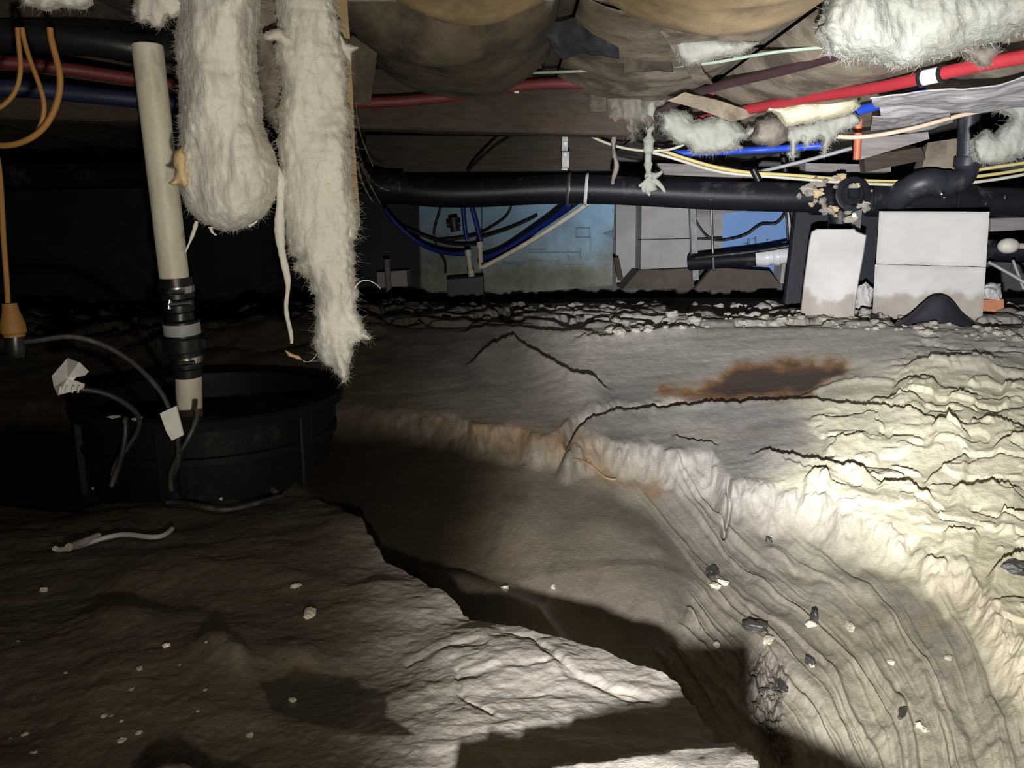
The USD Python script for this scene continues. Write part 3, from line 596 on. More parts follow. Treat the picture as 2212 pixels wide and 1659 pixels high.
# grey panels and pier
gp = thing('block_pier', 'pale grey block pier standing between the two blue boards', 'pier', P(1435, 600, 4.25))
panel('block', [(1384, 582), (1488, 577), (1490, 516), (1385, 518)], 4.2, 0.19, M['concrete3'], None, None, gp)
panel('block', [(1385, 516.5), (1490, 514.5), (1491, 440), (1386, 440)], 4.2, 0.19, M['concrete3'], None, None, gp)
panel('footing', [(1345, 625), (1500, 622), (1496, 580), (1380, 584)], 4.15, 0.25, M['rust'], None, None, gp)
panel('grey_board', [(1330, 610), (1383, 610), (1383, 440), (1331, 440)], 4.4, 0.03, M['concrete3'], 'narrow grey board left of the grey block pier', 'board')
panel('grey_board', [(1494, 560), (1560, 555), (1562, 440), (1496, 440)], 4.5, 0.04, M['concrete3'], 'grey board between the block pier and bright blue foam', 'board')
panel('wooden_stake', [(1336, 606), (1347, 606), (1336, 556), (1325, 556)], 4.1, 0.03, M['wood'], 'short leaning wooden stake left of the grey block pier', 'stake')
panel('vertical_strut', [(1497, 605), (1510, 605), (1502, 440), (1490, 440)], 4.05, 0.04, M['galv'], 'thin grey upright strut right of the block pier', 'strut')
panel('brown_board', [(1500, 626), (1690, 622), (1662, 585), (1540, 578)], 4.0, 0.05, M['rust'], 'low brown board under the black pipe with white cap', 'board')
panel('pale_block', [(1685, 612), (1722, 612), (1726, 570), (1690, 570)], 4.2, 0.12, M['concrete3'], 'small pale block below the white pipe cap', 'block')
panel('upper_plank', [(1505, 470), (1600, 456), (1600, 310), (1505, 310)], 4.15, 0.04, M['woodg'], 'grey plank under the drain pipe above the far grey boards', 'plank')
# black pipe with white screw cap
a, b = P(1488, 568, 3.9), P(1640, 557, 3.75)
pc = thing('capped_pipe', 'black waste pipe ending in a white threaded cap', 'pipe', P(1600, 580, 3.8))
obj('pipe', cyl(a, b, 0.038), M['abs'], pc)
d = (b - a) / np.linalg.norm(b - a)
obj('cap', lathe([(-0.01, 0.01), (-0.01, 0.041), (0.035, 0.043), (0.05, 0.040), (0.052, 0.036), (0.07, 0.036), (0.072, 0.042), (0.085, 0.044), (0.098, 0.042), (0.1, 0.037), (0.15, 0.037), (0.152, 0.041), (0.168, 0.041), (0.17, 0.036), (0.17, 0.001)], b, b + d), M['pvcw'], pc)
obj('hanger_strap', tube([P(1532, 330, 3.82), P(1540, 545, 3.82), P(1542, 584, 3.78)], 0.006), M['galv'], pc)
def wire(name, pts, r, m, label, cat, n=60, seg=8, parent=None, group=None):
    return obj(name, tube(smooth_path([P(*p) for p in pts], n), r, seg), m, parent, smooth=60, label=label, cat=cat, group=group)
wire('black_cable', [(1500, 558, 3.7), (1560, 551, 3.7), (1640, 542, 3.65), (1708, 530, 3.6)], 0.008, M['cable'], 'black cable lying along the top of the white capped pipe', 'cable')
wire('brown_wire', [(1500, 470, 4.4), (1518, 500, 4.4), (1540, 517, 4.38), (1585, 515, 4.35), (1620, 502, 4.3), (1648, 484, 4.3), (1672, 484, 4.3), (1690, 470, 4.25), (1700, 448, 4.2), (1690, 330, 4.1)], 0.006, M['cable'], 'drooping brown wire in front of the bright blue foam', 'wire')
wire('brown_tag_wire', [(1500, 517, 4.4), (1560, 514, 4.38)], 0.006, M['cable'], 'short straight wire crossing the grey board beside blue foam', 'wire', n=6)
wire('thin_rod', [(1692, 330, 4.1), (1697, 440, 4.1), (1703, 530, 4.1)], 0.006, M['cable'], 'thin dark rod in front of the bright blue foam', 'rod', n=4)
wire('thin_rod', [(1690, 330, 3.9), (1708, 445, 3.9), (1724, 545, 3.9)], 0.014, M['cable'], 'thicker leaning dark rod near the right end of the blue foam', 'rod', n=4)

# manifold of blue tubes
wire('blue_tube', [(1001, 432, 3.9), (1003, 480, 3.9), (1009, 520, 3.9)], 0.011, M['blueb'], 'left of two upright blue water tubes at the manifold', 'pipe')
wire('blue_tube', [(1015, 432, 3.85), (1028, 480, 3.85), (1040, 528, 3.85)], 0.011, M['blueb'], 'right of two upright blue water tubes at the manifold', 'pipe')
wire('blue_tube', [(830, 452, 4.0), (868, 495, 4.0), (912, 528, 4.0), (960, 545, 3.95), (1004, 548, 3.9)], 0.012, M['blueb'], 'long drooping blue tube left of the manifold', 'pipe')
wire('blue_tube', [(1046, 556, 3.8), (1090, 540, 3.75), (1140, 508, 3.7), (1185, 478, 3.6), (1228, 440, 3.4)], 0.013, M['blueb'], 'blue tube rising from the manifold to the drain pipe', 'pipe')
wire('dark_tube', [(1045, 562, 3.85), (1100, 545, 3.8), (1150, 505, 3.75), (1200, 470, 3.7), (1240, 440, 3.6)], 0.010, M['cable'], 'dark tube running just under the rising blue tube', 'pipe')
wire('white_conduit', [(1042, 578, 3.55), (1130, 530, 3.5), (1272, 438, 3.3)], 0.011, M['pvc'], 'pale diagonal conduit in front of the blue green foam board', 'conduit')
wire('black_cable', [(952, 432, 4.2), (946, 470, 4.2), (938, 505, 4.2), (944, 535, 4.2), (958, 560, 4.15), (962, 590, 4.1)], 0.006, M['cable'], 'black cable hanging beside the blue tube manifold', 'cable')
wire('black_cable', [(1105, 432, 4.25), (1098, 460, 4.25), (1070, 485, 4.2), (1035, 505, 4.1), (950, 520, 4.1)], 0.006, M['cable'], 'black cable looping across the foam board behind blue tubes', 'cable')
wire('black_cable', [(1160, 465, 4.2), (1120, 485, 4.15), (1075, 502, 4.1), (1030, 515, 4.05)], 0.007, M['cable'], 'thin black cable curving just above the rising blue tube', 'cable')
wire('black_cable', [(870, 490, 4.2), (930, 515, 4.15), (985, 528, 4.1), (1040, 525, 4.05)], 0.007, M['cable'], 'black cable above the long drooping blue tube', 'cable')
mf = thing('pipe_manifold', 'dark box with two pale upright stubs under the blue tubes', 'manifold', P(1005, 660, 3.9))
panel('box', [(968, 668), (1044, 664), (1042, 598), (966, 604)], 3.88, 0.2, M['blackplastic'], None, None, mf)
for a, b in (((1010, 540), (1018, 592)), ((1036, 522), (1040, 584))):
    obj('stub', lathe([(0, 0.002), (0, 0.016), (0.03, 0.016), (0.031, 0.012), (0.10, 0.012), (0.101, 0.016), (0.13, 0.016), (0.13, 0.002)], P(*a, 3.82), P(*b, 3.82), 16), M['pvc'], mf)
obj('valve', join(cyl(P(978, 470, 3.95), P(984, 500, 3.95), 0.024), cyl(P(965, 486, 3.95), P(995, 482, 3.95), 0.014)), M['cable'], mf)
sb = panel('pale_block', [(816, 622), (880, 618), (878, 584), (814, 588)], 4.3, 0.15, M['concrete3'], 'dim pale block behind the thin post on the far left', 'block')
wire('thin_post', [(835, 560, 4.05), (843, 668, 4.05)], 0.016, M['woodg'], 'thin grey post in front of the dim pale block', 'post', n=4)

# ------------------------------------------------------------------ piers of concrete blocks
def faced(px, py, pc, R_):
    """the point seen at that pixel on an upright plane R_ metres off that is square to the line of sight at column pc"""
    d, e = ray(px, py), ray(pc, 560)
    a = math.atan2(e[0], e[1])
    y = R_ / (d[0] / d[1] * math.sin(a) + math.cos(a))
    return d / d[1] * y + [0, 0, H0]
def outward(pc):
    e = ray(pc, 560) * [1, 1, 0]
    return e / np.linalg.norm(e)
def block(name, bl, br, tr, tl, pc, R_, dep, m, parent=None, label=None, cat=None, nz=0.0022, seed=0, group=None):
    c = np.array([faced(*p, pc, R_) for p in (bl, br, tr, tl)])
    n = 26
    u, v = np.meshgrid(np.linspace(0, 1, n), np.linspace(0, 1, n), indexing='ij')
    front = ((1 - u) * (1 - v))[..., None] * c[0] + (u * (1 - v))[..., None] * c[1] + (u * v)[..., None] * c[2] + ((1 - u) * v)[..., None] * c[3]
    ed = np.minimum(np.minimum(u, 1 - u) * 0.39, np.minimum(v, 1 - v) * 0.19)
    off = 0.006 * np.exp(-(ed / 0.006) ** 2) + nz * f2(u * 9, v * 6, 4, seed)
    front = front + off[..., None] * outward(pc)
    back = front + (dep - off)[..., None] * outward(pc)
    i = np.arange(n * n).reshape(n, n); o = n * n
    q = np.stack([i[:-1, :-1], i[1:, :-1], i[1:, 1:], i[:-1, 1:]], -1).reshape(-1, 4)
    f = np.vstack([q[:, [0, 1, 2]], q[:, [0, 2, 3]]])
    rim = np.concatenate([i[:-1, 0], i[-1, :-1], i[:0:-1, -1], i[0, :0:-1]]); r2 = np.roll(rim, -1)
    f = np.vstack([f, f[:, ::-1] + o, np.stack([r2, rim, rim + o], 1), np.stack([r2, rim + o, r2 + o], 1)])
    return obj(name, trimesh.Trimesh(np.vstack([front.reshape(-1, 3), back.reshape(-1, 3)]), f, process=False), m, parent, smooth=30, label=label, cat=cat, group=group)
block('concrete_block', (1884, 690), (2122, 690), (2130, 578), (1890, 571), 2012, 2.92, 0.19, M['concrete'], label='lower water stained concrete block of the right pier', cat='block', seed=3)
block('concrete_block', (1892, 570), (2130, 577), (2138, 457), (1899, 456), 2012, 2.92, 0.19, M['concrete2'], label='upper clean concrete block of the right pier under the drain pipe', cat='block', seed=5)
# the standing block left of the pier, with a chipped shoulder
c = lambda px, py, R_=2.75: faced(px, py, 1800, R_)
outl = [(1727, 690), (1845, 690), (1853, 620), (1866, 548), (1872, 508), (1851, 500), (1846, 494), (1765, 494), (1753, 500), (1748, 520), (1737, 600)]
fr = np.array([c(*p) for p in outl]); bk = fr + outward(1800) * 0.19
k = len(outl)
fr2 = np.array([c(1798 + (px - 1798) * .965, 590 + (py - 590) * .98, 2.743) for px, py in outl])
vv = np.vstack([fr2, fr, bk, fr2.mean(0), bk.mean(0)])
ff = []
for i in range(k):
    j = (i + 1) % k
    ff += [(3 * k, i, j), (i, k + i, k + j), (i, k + j, j), (k + i, 2 * k + i, 2 * k + j), (k + i, 2 * k + j, k + j), (3 * k + 1, 2 * k + j, 2 * k + i)]
tm = trimesh.Trimesh(vv, ff, process=True); tm.fix_normals()
obj('concrete_block', tm, M['concrete'], smooth=20, label='concrete block standing on end left of the right pier', cat='block')
def rock(center, size, seed, m, name='clay_clod', label=None, cat=None, group=None, flat=0.7, parent=None, sub=2):
    s = trimesh.creation.icosphere(subdivisions=sub)
    v = s.vertices * (1 + 1.5 * (meshkit.fbm(s.vertices * 1.9 + seed * 3.1, 3, seed) - 0.5))[:, None]
    v = np.sign(v) * np.abs(v) ** 0.85
    v = v * np.array(size) / 2 * [1, 1, flat]
    s.vertices = v @ Rz(seed * 1.3)[:3, :3].T + center
    return obj(name, s, m, parent, smooth=26, label=label, cat=cat, group=group)
panel('shade_board', [(1690, 700), (1905, 700), (1905, 400), (1728, 400)], 3.1, 0.03, M['blackplastic'], 'black board added as the shade in the gap behind the two piers', 'board')  # black sheet added to give the dark shade between the blocks
rock(P(1868, 645, 2.78), (0.055, 0.05, 0.14), 3, M['concrete2'], 'concrete_chunk', 'broken pale concrete chunk between the two piers', 'concrete chunk', flat=0.8)
panel('brick', [(2118, 680), (2170, 678), (2168, 646), (2120, 648)], 2.72, 0.1, M['brick'], 'orange brick beside the right pier', 'brick')
rock(P(2142, 632, 2.76), (0.078, 0.06, 0.085), 8, M['concrete2'], 'concrete_chunk', 'white concrete chunk on the orange brick', 'concrete chunk', flat=0.85)
# black plastic hump before the right pier
o = P(2022, 700, 2.42)
u, v = np.meshgrid(np.linspace(-1, 1, 61), np.linspace(-1, 1, 31), indexing='ij')
hz = 0.105 * np.exp(-np.abs(u / 0.56) ** 2.0) * np.exp(-np.abs(v / 0.6) ** 2.2) + 0.004 * f2(u * 6, v * 4, 3, 7)
hp = np.stack([o[0] + u * 0.155, o[1] + v * 0.07, o[2] - 0.014 + hz], -1)
i = np.arange(u.size).reshape(u.shape); q = np.stack([i[:-1, :-1], i[1:, :-1], i[1:, 1:], i[:-1, 1:]], -1).reshape(-1, 4)
low = hp.copy(); low[..., 2] = o[2] - 0.05
ff = np.vstack([q[:, [0, 1, 2]], q[:, [0, 2, 3]]]); rim = np.concatenate([i[:-1, 0], i[-1, :-1], i[:0:-1, -1], i[0, :0:-1]]); r2 = np.roll(rim, -1); oo = u.size
ff = np.vstack([ff, ff[:, ::-1] + oo, np.stack([r2, rim, rim + oo], 1), np.stack([r2, rim + oo, r2 + oo], 1)])
obj('plastic_hump', trimesh.Trimesh(np.vstack([hp.reshape(-1, 3), low.reshape(-1, 3)]), ff, process=False), M['blackplastic'], smooth=60, label='hump of black plastic sheeting in front of the right pier', cat='plastic sheet')
# pipes right of the pier
bp = thing('capped_pipe', 'black pipe with a round pale end cap right of the pier', 'pipe', P(2180, 560, 3.0))
obj('pipe', cyl(P(2110, 540, 3.2), P(2330, 548, 3.1), 0.045), M['abs'], bp)
s = trimesh.creation.icosphere(subdivisions=3, radius=0.034); s.vertices = s.vertices * [1.1, 0.9, 0.85] + P(2178, 531, 2.92)
obj('cap', s, M['pvc'], bp)
obj('spigot', cyl(P(2190, 531, 2.92), P(2225, 532, 2.95), 0.011), M['pvc'], bp)
wire('grey_cable', [(2135, 566, 2.9), (2170, 585, 2.88), (2212, 610, 2.85), (2260, 650, 2.8)], 0.006, M['greycable'], 'grey cable sloping down right of the pier', 'cable')
wire('thin_rod', [(2188, 562, 2.9), (2212, 625, 2.85)], 0.005, M['greycable'], 'thin grey rod leaning at the right edge below the pale cap', 'rod', n=4)
panel('dark_plank', [(2140, 500), (2330, 490), (2330, 468), (2140, 472)], 3.05, 0.05, M['woodg'], 'dark plank right of the pier under the drain pipe', 'plank')

# ------------------------------------------------------------------ main drain line
dr = thing('drain_pipe', 'long black drain pipe crossing above the piers', 'pipe', P(1500, 425, 2.95))
pts = [P(-300, 388, 3.0), P(200, 378, 3.0), P(420, 375, 2.99), P(600, 373, 2.98), P(700, 372, 2.98), P(760, 374, 2.97), P(800, 390, 2.96), P(850, 405, 2.95), P(1200, 409, 2.95), P(1500, 420, 2.92), P(1800, 428, 2.86), P(2000, 432, 2.84), P(2212, 438, 2.82), P(2500, 445, 2.8), P(3300, 470, 2.76)]
fine = np.vstack([pts[0] + (pts[1] - pts[0]) * t for t in np.linspace(0, 1, 6)] + [smooth_path(pts[1:], 110)])
obj('pipe', tube(fine, 0.052, 30), M['abs'], dr)
def collar(px, py, y, w, r, m=M['abs'], name='coupling', ax=None, parent=dr):
    c = P(px, py, y); d = np.array([1, -0.03, 0.0]) if ax is None else np.array(ax, float); d /= np.linalg.norm(d)
    obj(name, lathe([(-w, r * .8), (-w, r), (-w * .82, r * 1.03), (w * .82, r * 1.03), (w, r), (w, r * .8)], c, c + d, 32), m, parent)
collar(845, 405, 2.95, 0.045, 0.058)
collar(1905, 430, 2.85, 0.05, 0.060)
collar(2075, 434, 2.83, 0.04, 0.060)
collar(1770, 427, 2.87, 0.03, 0.059)
# tee hub facing the camera with mortar and foam crumbs
t0 = P(1822, 428, 2.86); ax = np.array([-0.05, -1, 0.12]); ax /= np.linalg.norm(ax)
obj('tee_hub', lathe([(0.0, 0.052), (0.05, 0.052), (0.055, 0.060), (0.09, 0.060), (0.092, 0.054), (0.092, 0.040), (0.085, 0.036), (0.085, 0.001)], t0, t0 + ax, 32), M['abs'], dr)
obj('cleanout_nut', rbox((0.036, 0.02, 0.036), t0 + ax * 0.095, 0.004), M['abs'], dr)
obj('drop_leg', cyl(P(1815, 440, 2.87), P(1815, 500, 2.88), 0.042), M['abs'], dr)
rc = np.random.default_rng(5)
for k in range(34):
    a_ = rc.uniform(-0.4, 3.6) if k < 26 else rc.uniform(3.2, 5.8)
    rr = rc.uniform(34, 58)
    px, py = 1822 + rr * 1.08 * math.cos(a_) - (14 if k % 5 == 0 else 0), 428 + rr * 0.82 * math.sin(a_)
    s = rc.uniform(.012, .034)
    rock(P(px, py, 2.805 - (0.035 if rr < 46 else 0.0)), (s * 1.3, s * .7, s * .8), 20 + k, M['clod'] if k % 3 else M['fibrey'], 'foam_crumb', None, None, parent=dr, flat=0.9, sub=2)
for k, (px, py, s) in enumerate([(1742, 412, .036), (1728, 424, .024), (1754, 402, .03), (1772, 400, .028), (1762, 388, .02)]):
    rock(P(px, py, 2.825), (s * 1.3, s * .6, s), 60 + k, M['clod'], 'foam_crumb', None, None, parent=dr, flat=0.9, sub=2)
# cream dried splashes on the pipe
for k, (px, py, s) in enumerate([(1670, 422, .02), (1680, 428, .026), (1655, 420, .012), (2150, 432, .02), (2170, 427, .026), (2190, 436, .02), (2205, 430, .022), (2128, 440, .014), (2040, 425, .012), (1535, 432, .010), (1760, 405, .012)]):
    yy = 2.90 - 0.048 if px < 1720 else 2.83 - 0.049
    rock(P(px, py, yy), (s, .006, s * .7), 50 + k, M['fibred'], 'dried_splash', None, None, parent=dr, flat=1, sub=1)
# pipe straps
def hoop(px, y, r, w=0.007):
    c = P(px, 409, y); a = np.linspace(0, 2 * np.pi, 41)
    pts = np.stack([c[0] + 0.006 * np.sin(a * 1 + 1), c[1] + r * np.cos(a), c[2] + r * np.sin(a)], 1)
    return tube(pts, w, 8, caps=False, flat=0.3)
sh = thing('pipe_hanger', 'galvanised strap hanger holding up the middle of the drain pipe', 'pipe hanger', P(1222, 285, 2.95))
obj('strap_loop', hoop(1228, 2.95, 0.056), M['galv'], sh)
pl = rbox((0.024, 0.004, 0.14), (0, 0, 0), 0.0015)
pl.apply_translation(P(1220, 325, 2.90)); obj('hanger_plate', pl, M['galv'], sh)
for py in (334, 310):
    obj('bolt', cyl(P(1221, py, 2.885), P(1221, py, 2.90), 0.008), M['galv'], sh)
obj('plate_clip', rbox((0.03, 0.006, 0.06), P(1222, 345, 2.892), 0.002), M['galv'], sh)
obj('pipe_strap', hoop(1266, 2.95, 0.056), M['tagp'], label='pale strap round the drain pipe just right of the hanger', cat='strap', smooth=60)
# wye, elbow and riser on the right
ry = thing('riser_pipe', 'black riser pipe with elbow joining the drain pipe at right', 'pipe', P(2095, 340, 2.75))
obj('riser', tube([P(2096, 180, 2.74), P(2094, 260, 2.74), P(2090, 345, 2.74)], 0.034, 26), M['absg'], ry)
el = smooth_path([P(2090, 335, 2.74), P(2089, 362, 2.74), P(2080, 384, 2.73), P(2058, 394, 2.72), P(2030, 397, 2.72), P(1995, 401, 2.72)], 40)
obj('elbow', tube(el, 0.037, 26), M['absg'], ry)
collar(2035, 397, 2.72, 0.024, 0.043, m=M['absg'], parent=ry, name='elbow_hub', ax=(1, 0, 0.05))
collar(2090, 350, 2.74, 0.016, 0.042, m=M['absg'], parent=ry, name='elbow_hub', ax=(0.02, 0, 1))
obj('wye_branch', tube(smooth_path([P(2030, 398, 2.72), P(1975, 402, 2.73), P(1948, 420, 2.77), P(1935, 432, 2.82)], 30), 0.044, 26), M['absg'], ry)
s = trimesh.creation.icosphere(subdivisions=2, radius=0.011); s.apply_translation(P(2034, 419, 2.68)); obj('bolt_head', s, M['steel'], ry)
hb = thing('metal_bracket', 'bright metal bracket under the tee of the drain pipe', 'bracket', P(1850, 500, 2.82))
obj('plate', rbox((0.034, 0.004, 0.085), P(1850, 478, 2.80), 0.0015), M['galv'], hb)
obj('foot', rbox((0.036, 0.03, 0.004), P(1853, 503, 2.80), 0.001), M['galv'], hb)
obj('bolt', cyl(P(1845, 465, 2.785), P(1845, 465, 2.80), 0.008), M['steel'], hb)
# ------------------------------------------------------------------ sump basin, discharge pipe and pump cords
bc = P(458, 846, 1.56); BX, BY, BZ = bc
base = BZ - 0.22
bs = thing('sump_basin', 'round black plastic sump basin half buried in the mud', 'sump basin', (BX, BY, base))
axis = lambda prof: lathe([(z - base, r) for z, r in prof], (BX, BY, base), (BX, BY, base + 1), 96)
obj('shell', axis([(base, 0.001), (base, 0.226), (BZ - 0.088, 0.240), (BZ - 0.086, 0.248), (BZ - 0.074, 0.248), (BZ - 0.072, 0.241), (BZ - 0.02, 0.243), (BZ - 0.02, 0.225), (base + 0.012, 0.215), (base + 0.012, 0.001)]), M['basin'], bs, smooth=30)
obj('rim', axis([(BZ - 0.024, 0.240), (BZ - 0.022, 0.260), (BZ - 0.004, 0.264), (BZ, 0.260), (BZ, 0.226), (BZ - 0.024, 0.222), (BZ - 0.024, 0.240)]), M['basin'], bs, smooth=30)
for k in range(6):
    a = math.radians(-90 + 62 + 60 * k)
    m = rbox((0.016, 0.034, 0.20), bev=0.003, rot=Rz(a))
    m.apply_translation((BX + 0.2475 * math.cos(a), BY + 0.2475 * math.sin(a), BZ - 0.118)); obj('rib', m, M['basin'], bs, smooth=False)
obj('water', trimesh.creation.cylinder(0.216, 0.004, transform=trimesh.transformations.translation_matrix((BX, BY, BZ - 0.15)), sections=48), M['rubber'], bs)

dp = thing('discharge_pipe', 'tall white plastic discharge pipe with black check valve rising from the basin', 'pipe', P(405, 880, 1.47))
top, bot = P(318, 96, 1.46), P(377, 602, 1.47)
obj('upper_pipe', cyl(top, bot, 0.0265, 36), M['pvc'], dp)
c0, c1 = P(378, 598, 1.47), P(407, 812, 1.49)
L = np.linalg.norm(c1 - c0); s_ = lambda py: (py - 598) / (812 - 598) * L
obj('check_valve', lathe([(0, 0.026), (0, 0.030), (s_(640), 0.031), (s_(645), 0.027), (s_(652), 0.028), (s_(668), 0.028), (s_(672), 0.024), (s_(686), 0.025), (s_(690), 0.032), (s_(722), 0.033), (s_(726), 0.040), (s_(752), 0.040), (s_(756), 0.031), (s_(790), 0.031), (s_(794), 0.027), (L, 0.027), (L, 0.02)], c0, c1, 36), M['rubber'], dp)
dd = (c1 - c0) / L
for py in (622, 772):
    p = c0 + dd * s_(py)
    cm = obj('hose_clamp', lathe([(-0.006, 0.0305), (-0.006, 0.0325), (0.006, 0.0325), (0.006, 0.0305)], p, p + dd, 36), M['steel'], dp, label='bright steel hose clamp')
    obj('clamp_screw', cyl(p + [0.0, -0.036, -0.006], p + [0.03, -0.034, -0.004], 0.005, 14), M['steel'], cm)
p = c0 + dd * s_(656)
obj('union_bolt', join(cyl(p + [-0.004, -0.031, 0.002], p + [0.034, -0.026, 0.006], 0.005, 14), cyl(p + [-0.006, -0.031, -0.006], p + [-0.004, -0.030, 0.012], 0.005, 12)), M['steel'], dp)
p = c0 + dd * s_(706)
lab = lathe([(-0.011, 0.0335), (-0.011, 0.0340), (0.011, 0.0340), (0.011, 0.0335)], p, p + dd, 48)
obj('label_band', lab, M['greylabel'], dp, label='grey paper label')
for sx in (-1, 1):
    q = c0 + dd * s_(739); obj('valve_lug', rbox((0.014, 0.02, 0.022), q + [sx * 0.041, -0.008, 0], 0.003), M['rubber'], dp)
obj('lower_pipe', cyl(P(407, 806, 1.49), P(412, 990, 1.51), 0.0245, 36), M['pvc'], dp)
hp_ = thing('header_pipe', 'dark horizontal pipe capping the tall white discharge pipe', 'pipe', P(250, 95, 1.5))
obj('run', tube(smooth_path([P(-150, 60, 1.42), P(120, 82, 1.45), P(250, 96, 1.47), P(345, 106, 1.5), P(372, 92, 1.52), P(385, 40, 1.54)], 60), 0.027, 24), M['rubber'], hp_)

# orange extension cord and its plug
def tagged(name, px, y, label, cat): return thing(name, label, cat, P(*px, y))
ec = tagged('extension_cord', (8, 560), 1.15, 'orange extension cord hanging at the left edge with a plug connector', 'extension cord')
obj('cord', tube(smooth_path([P(-40, 250, 1.15), P(-8, 330, 1.15), P(2, 410, 1.15), P(8, 520, 1.15), P(14, 600, 1.15), P(17, 660, 1.15)], 50), 0.0038, 10), M['orange'], ec)
obj('connector', lathe([(0, 0.006), (0, 0.010), (0.012, 0.0115), (0.03, 0.0165), (0.043, 0.0175), (0.047, 0.0145), (0.050, 0.0145), (0.050, 0.001)], P(20, 655, 1.15), P(31, 722, 1.15), 24), M['orange'], ec)
pcord = tagged('pump_cord', (200, 740), 1.2, 'grey black pump cord arching from the orange plug to the basin', 'power cord')
obj('plug', lathe([(0, 0.001), (0, 0.013), (0.02, 0.014), (0.034, 0.010), (0.036, 0.001)], P(31, 723, 1.15), P(36, 765, 1.15), 20), M['rubber'], pcord)
obj('cord', tube(smooth_path([P(40, 738, 1.15), P(90, 734, 1.16), P(150, 727, 1.18), P(215, 742, 1.2), P(275, 775, 1.22), P(325, 820, 1.24), P(355, 860, 1.25), P(368, 890, 1.25), P(385, 960, 1.26), P(372, 1030, 1.28)], 80), 0.0042, 10), M['cable'], pcord)
ct = tagged('cord_tag', (368, 915), 1.235, 'small white label wrapped round the pump cord before the basin', 'tag')
cc = np.array([P(345, 893, 1.232), P(380, 877, 1.232), P(396, 940, 1.228), P(371, 952, 1.228), P(358, 930, 1.228)])
obj('flag', trimesh.convex.convex_hull(np.vstack([cc, cc + [0, 0.004, 0]])), M['tagp'], ct, smooth=False)
ct2 = tagged('crumpled_tag', (150, 815), 1.2, 'crumpled white plastic label on the dark cords at left', 'tag')
outl = [(112, 812), (145, 774), (170, 783), (190, 803), (182, 812), (164, 815), (157, 822), (181, 830), (180, 841), (148, 848), (125, 854), (116, 835)]
cp = np.array([P(px, py, 1.2 + 0.014 * math.sin(px * .11 + py * .07)) for px, py in outl]); ctr = cp.mean(0) + [0, -0.012, 0.004]
kk = len(outl); vv = np.vstack([cp, ctr, cp + [0, .003, 0], ctr + [0, .003, 0]])
ff = []
for i in range(kk):
    j = (i + 1) % kk
    ff += [(i, j, kk), (kk + 1 + j, kk + 1 + i, 2 * kk + 1), (i, kk + 1 + i, kk + 1 + j), (i, kk + 1 + j, j)]
obj('film', trimesh.Trimesh(vv, ff, process=False), M['tagp'], ct2, smooth=False)
for px in (128, 142, 156, 168):
    obj('fold', tube([P(px, 848, 1.186), P(px + 3, 834, 1.184)], 0.0016, 6), M['tagp'], ct2)
wire('black_cable', [(175, 842, 1.2), (225, 850, 1.22), (270, 872, 1.24), (300, 905, 1.26), (262, 985, 1.26), (248, 1040, 1.27)], 0.0045, M['cable'], 'black cord running from the crumpled label over the basin rim', 'cord')
wire('black_cable', [(425, 885, 1.3), (415, 930, 1.28), (385, 985, 1.27), (372, 1060, 1.27)], 0.005, M['cable'], 'black cord leaving the basin beside the white cord label', 'cord')
wire('black_cable', [(270, 905, 1.26), (268, 960, 1.25), (255, 1010, 1.25), (240, 1050, 1.25)], 0.0045, M['cable'], 'black cord hanging over the left front of the basin', 'cord')
for k, (px, py, s) in enumerate([(247, 900, .012), (296, 904, .012), (271, 902, .006)]):
    rock(P(px, py, 1.295), (s * 1.6, s, s * .6), 70 + k, M['clod'], 'mud_crumb', 'small mud crumb stuck on the front rim of the basin', 'mud crumb', group='mud crumbs on the basin rim')
# cords and sticks lying in the dark before the basin
gcab = [([(120, 1195), (200, 1180), (260, 1165), (330, 1170), (372, 1152)], 0.004, 'pale stripped cable lying on the dark mud below the basin', 'greycable'),
        ([(150, 1195), (185, 1182), (215, 1170)], 0.006, 'short pale stick lying left on the dark mud', 'woodg'),
        ([(360, 1095), (420, 1100), (490, 1110), (560, 1095), (610, 1082)], 0.005, 'black cord lying along the mud in front of the basin', 'cable'),
        ([(530, 1030), (560, 1045), (596, 1075)], 0.006, 'short brown root sticking up before the basin', 'wood'),
        ([(430, 1030), (470, 1020), (520, 1022), (560, 1035)], 0.005, 'dark cable bent at the foot of the basin', 'cable'),
        ([(440, 1062), (465, 1058), (482, 1072), (478, 1085)], 0.003, 'small curl of wire at the foot of the basin', 'greycable'),
        ([(200, 1062), (240, 1056), (285, 1078)], 0.003, 'thin wire on the black ground left of the basin cords', 'greycable')]
for pts, r, l, m in gcab:
    q = []
    for px, py in pts:
        w = on_floor(px, py); q.append([w[0], w[1], w[2] + r * 0.8 + 0.004])
    obj('loose_root' if 'root' in l else 'loose_stick' if 'stick' in l else 'loose_wire' if 'wire' in l else 'loose_cable', tube(smooth_path(q, 40), r, 8), M[m], smooth=60, label=l, cat='root' if 'root' in l else 'stick' if 'stick' in l else 'wire' if 'wire' in l else 'cable')
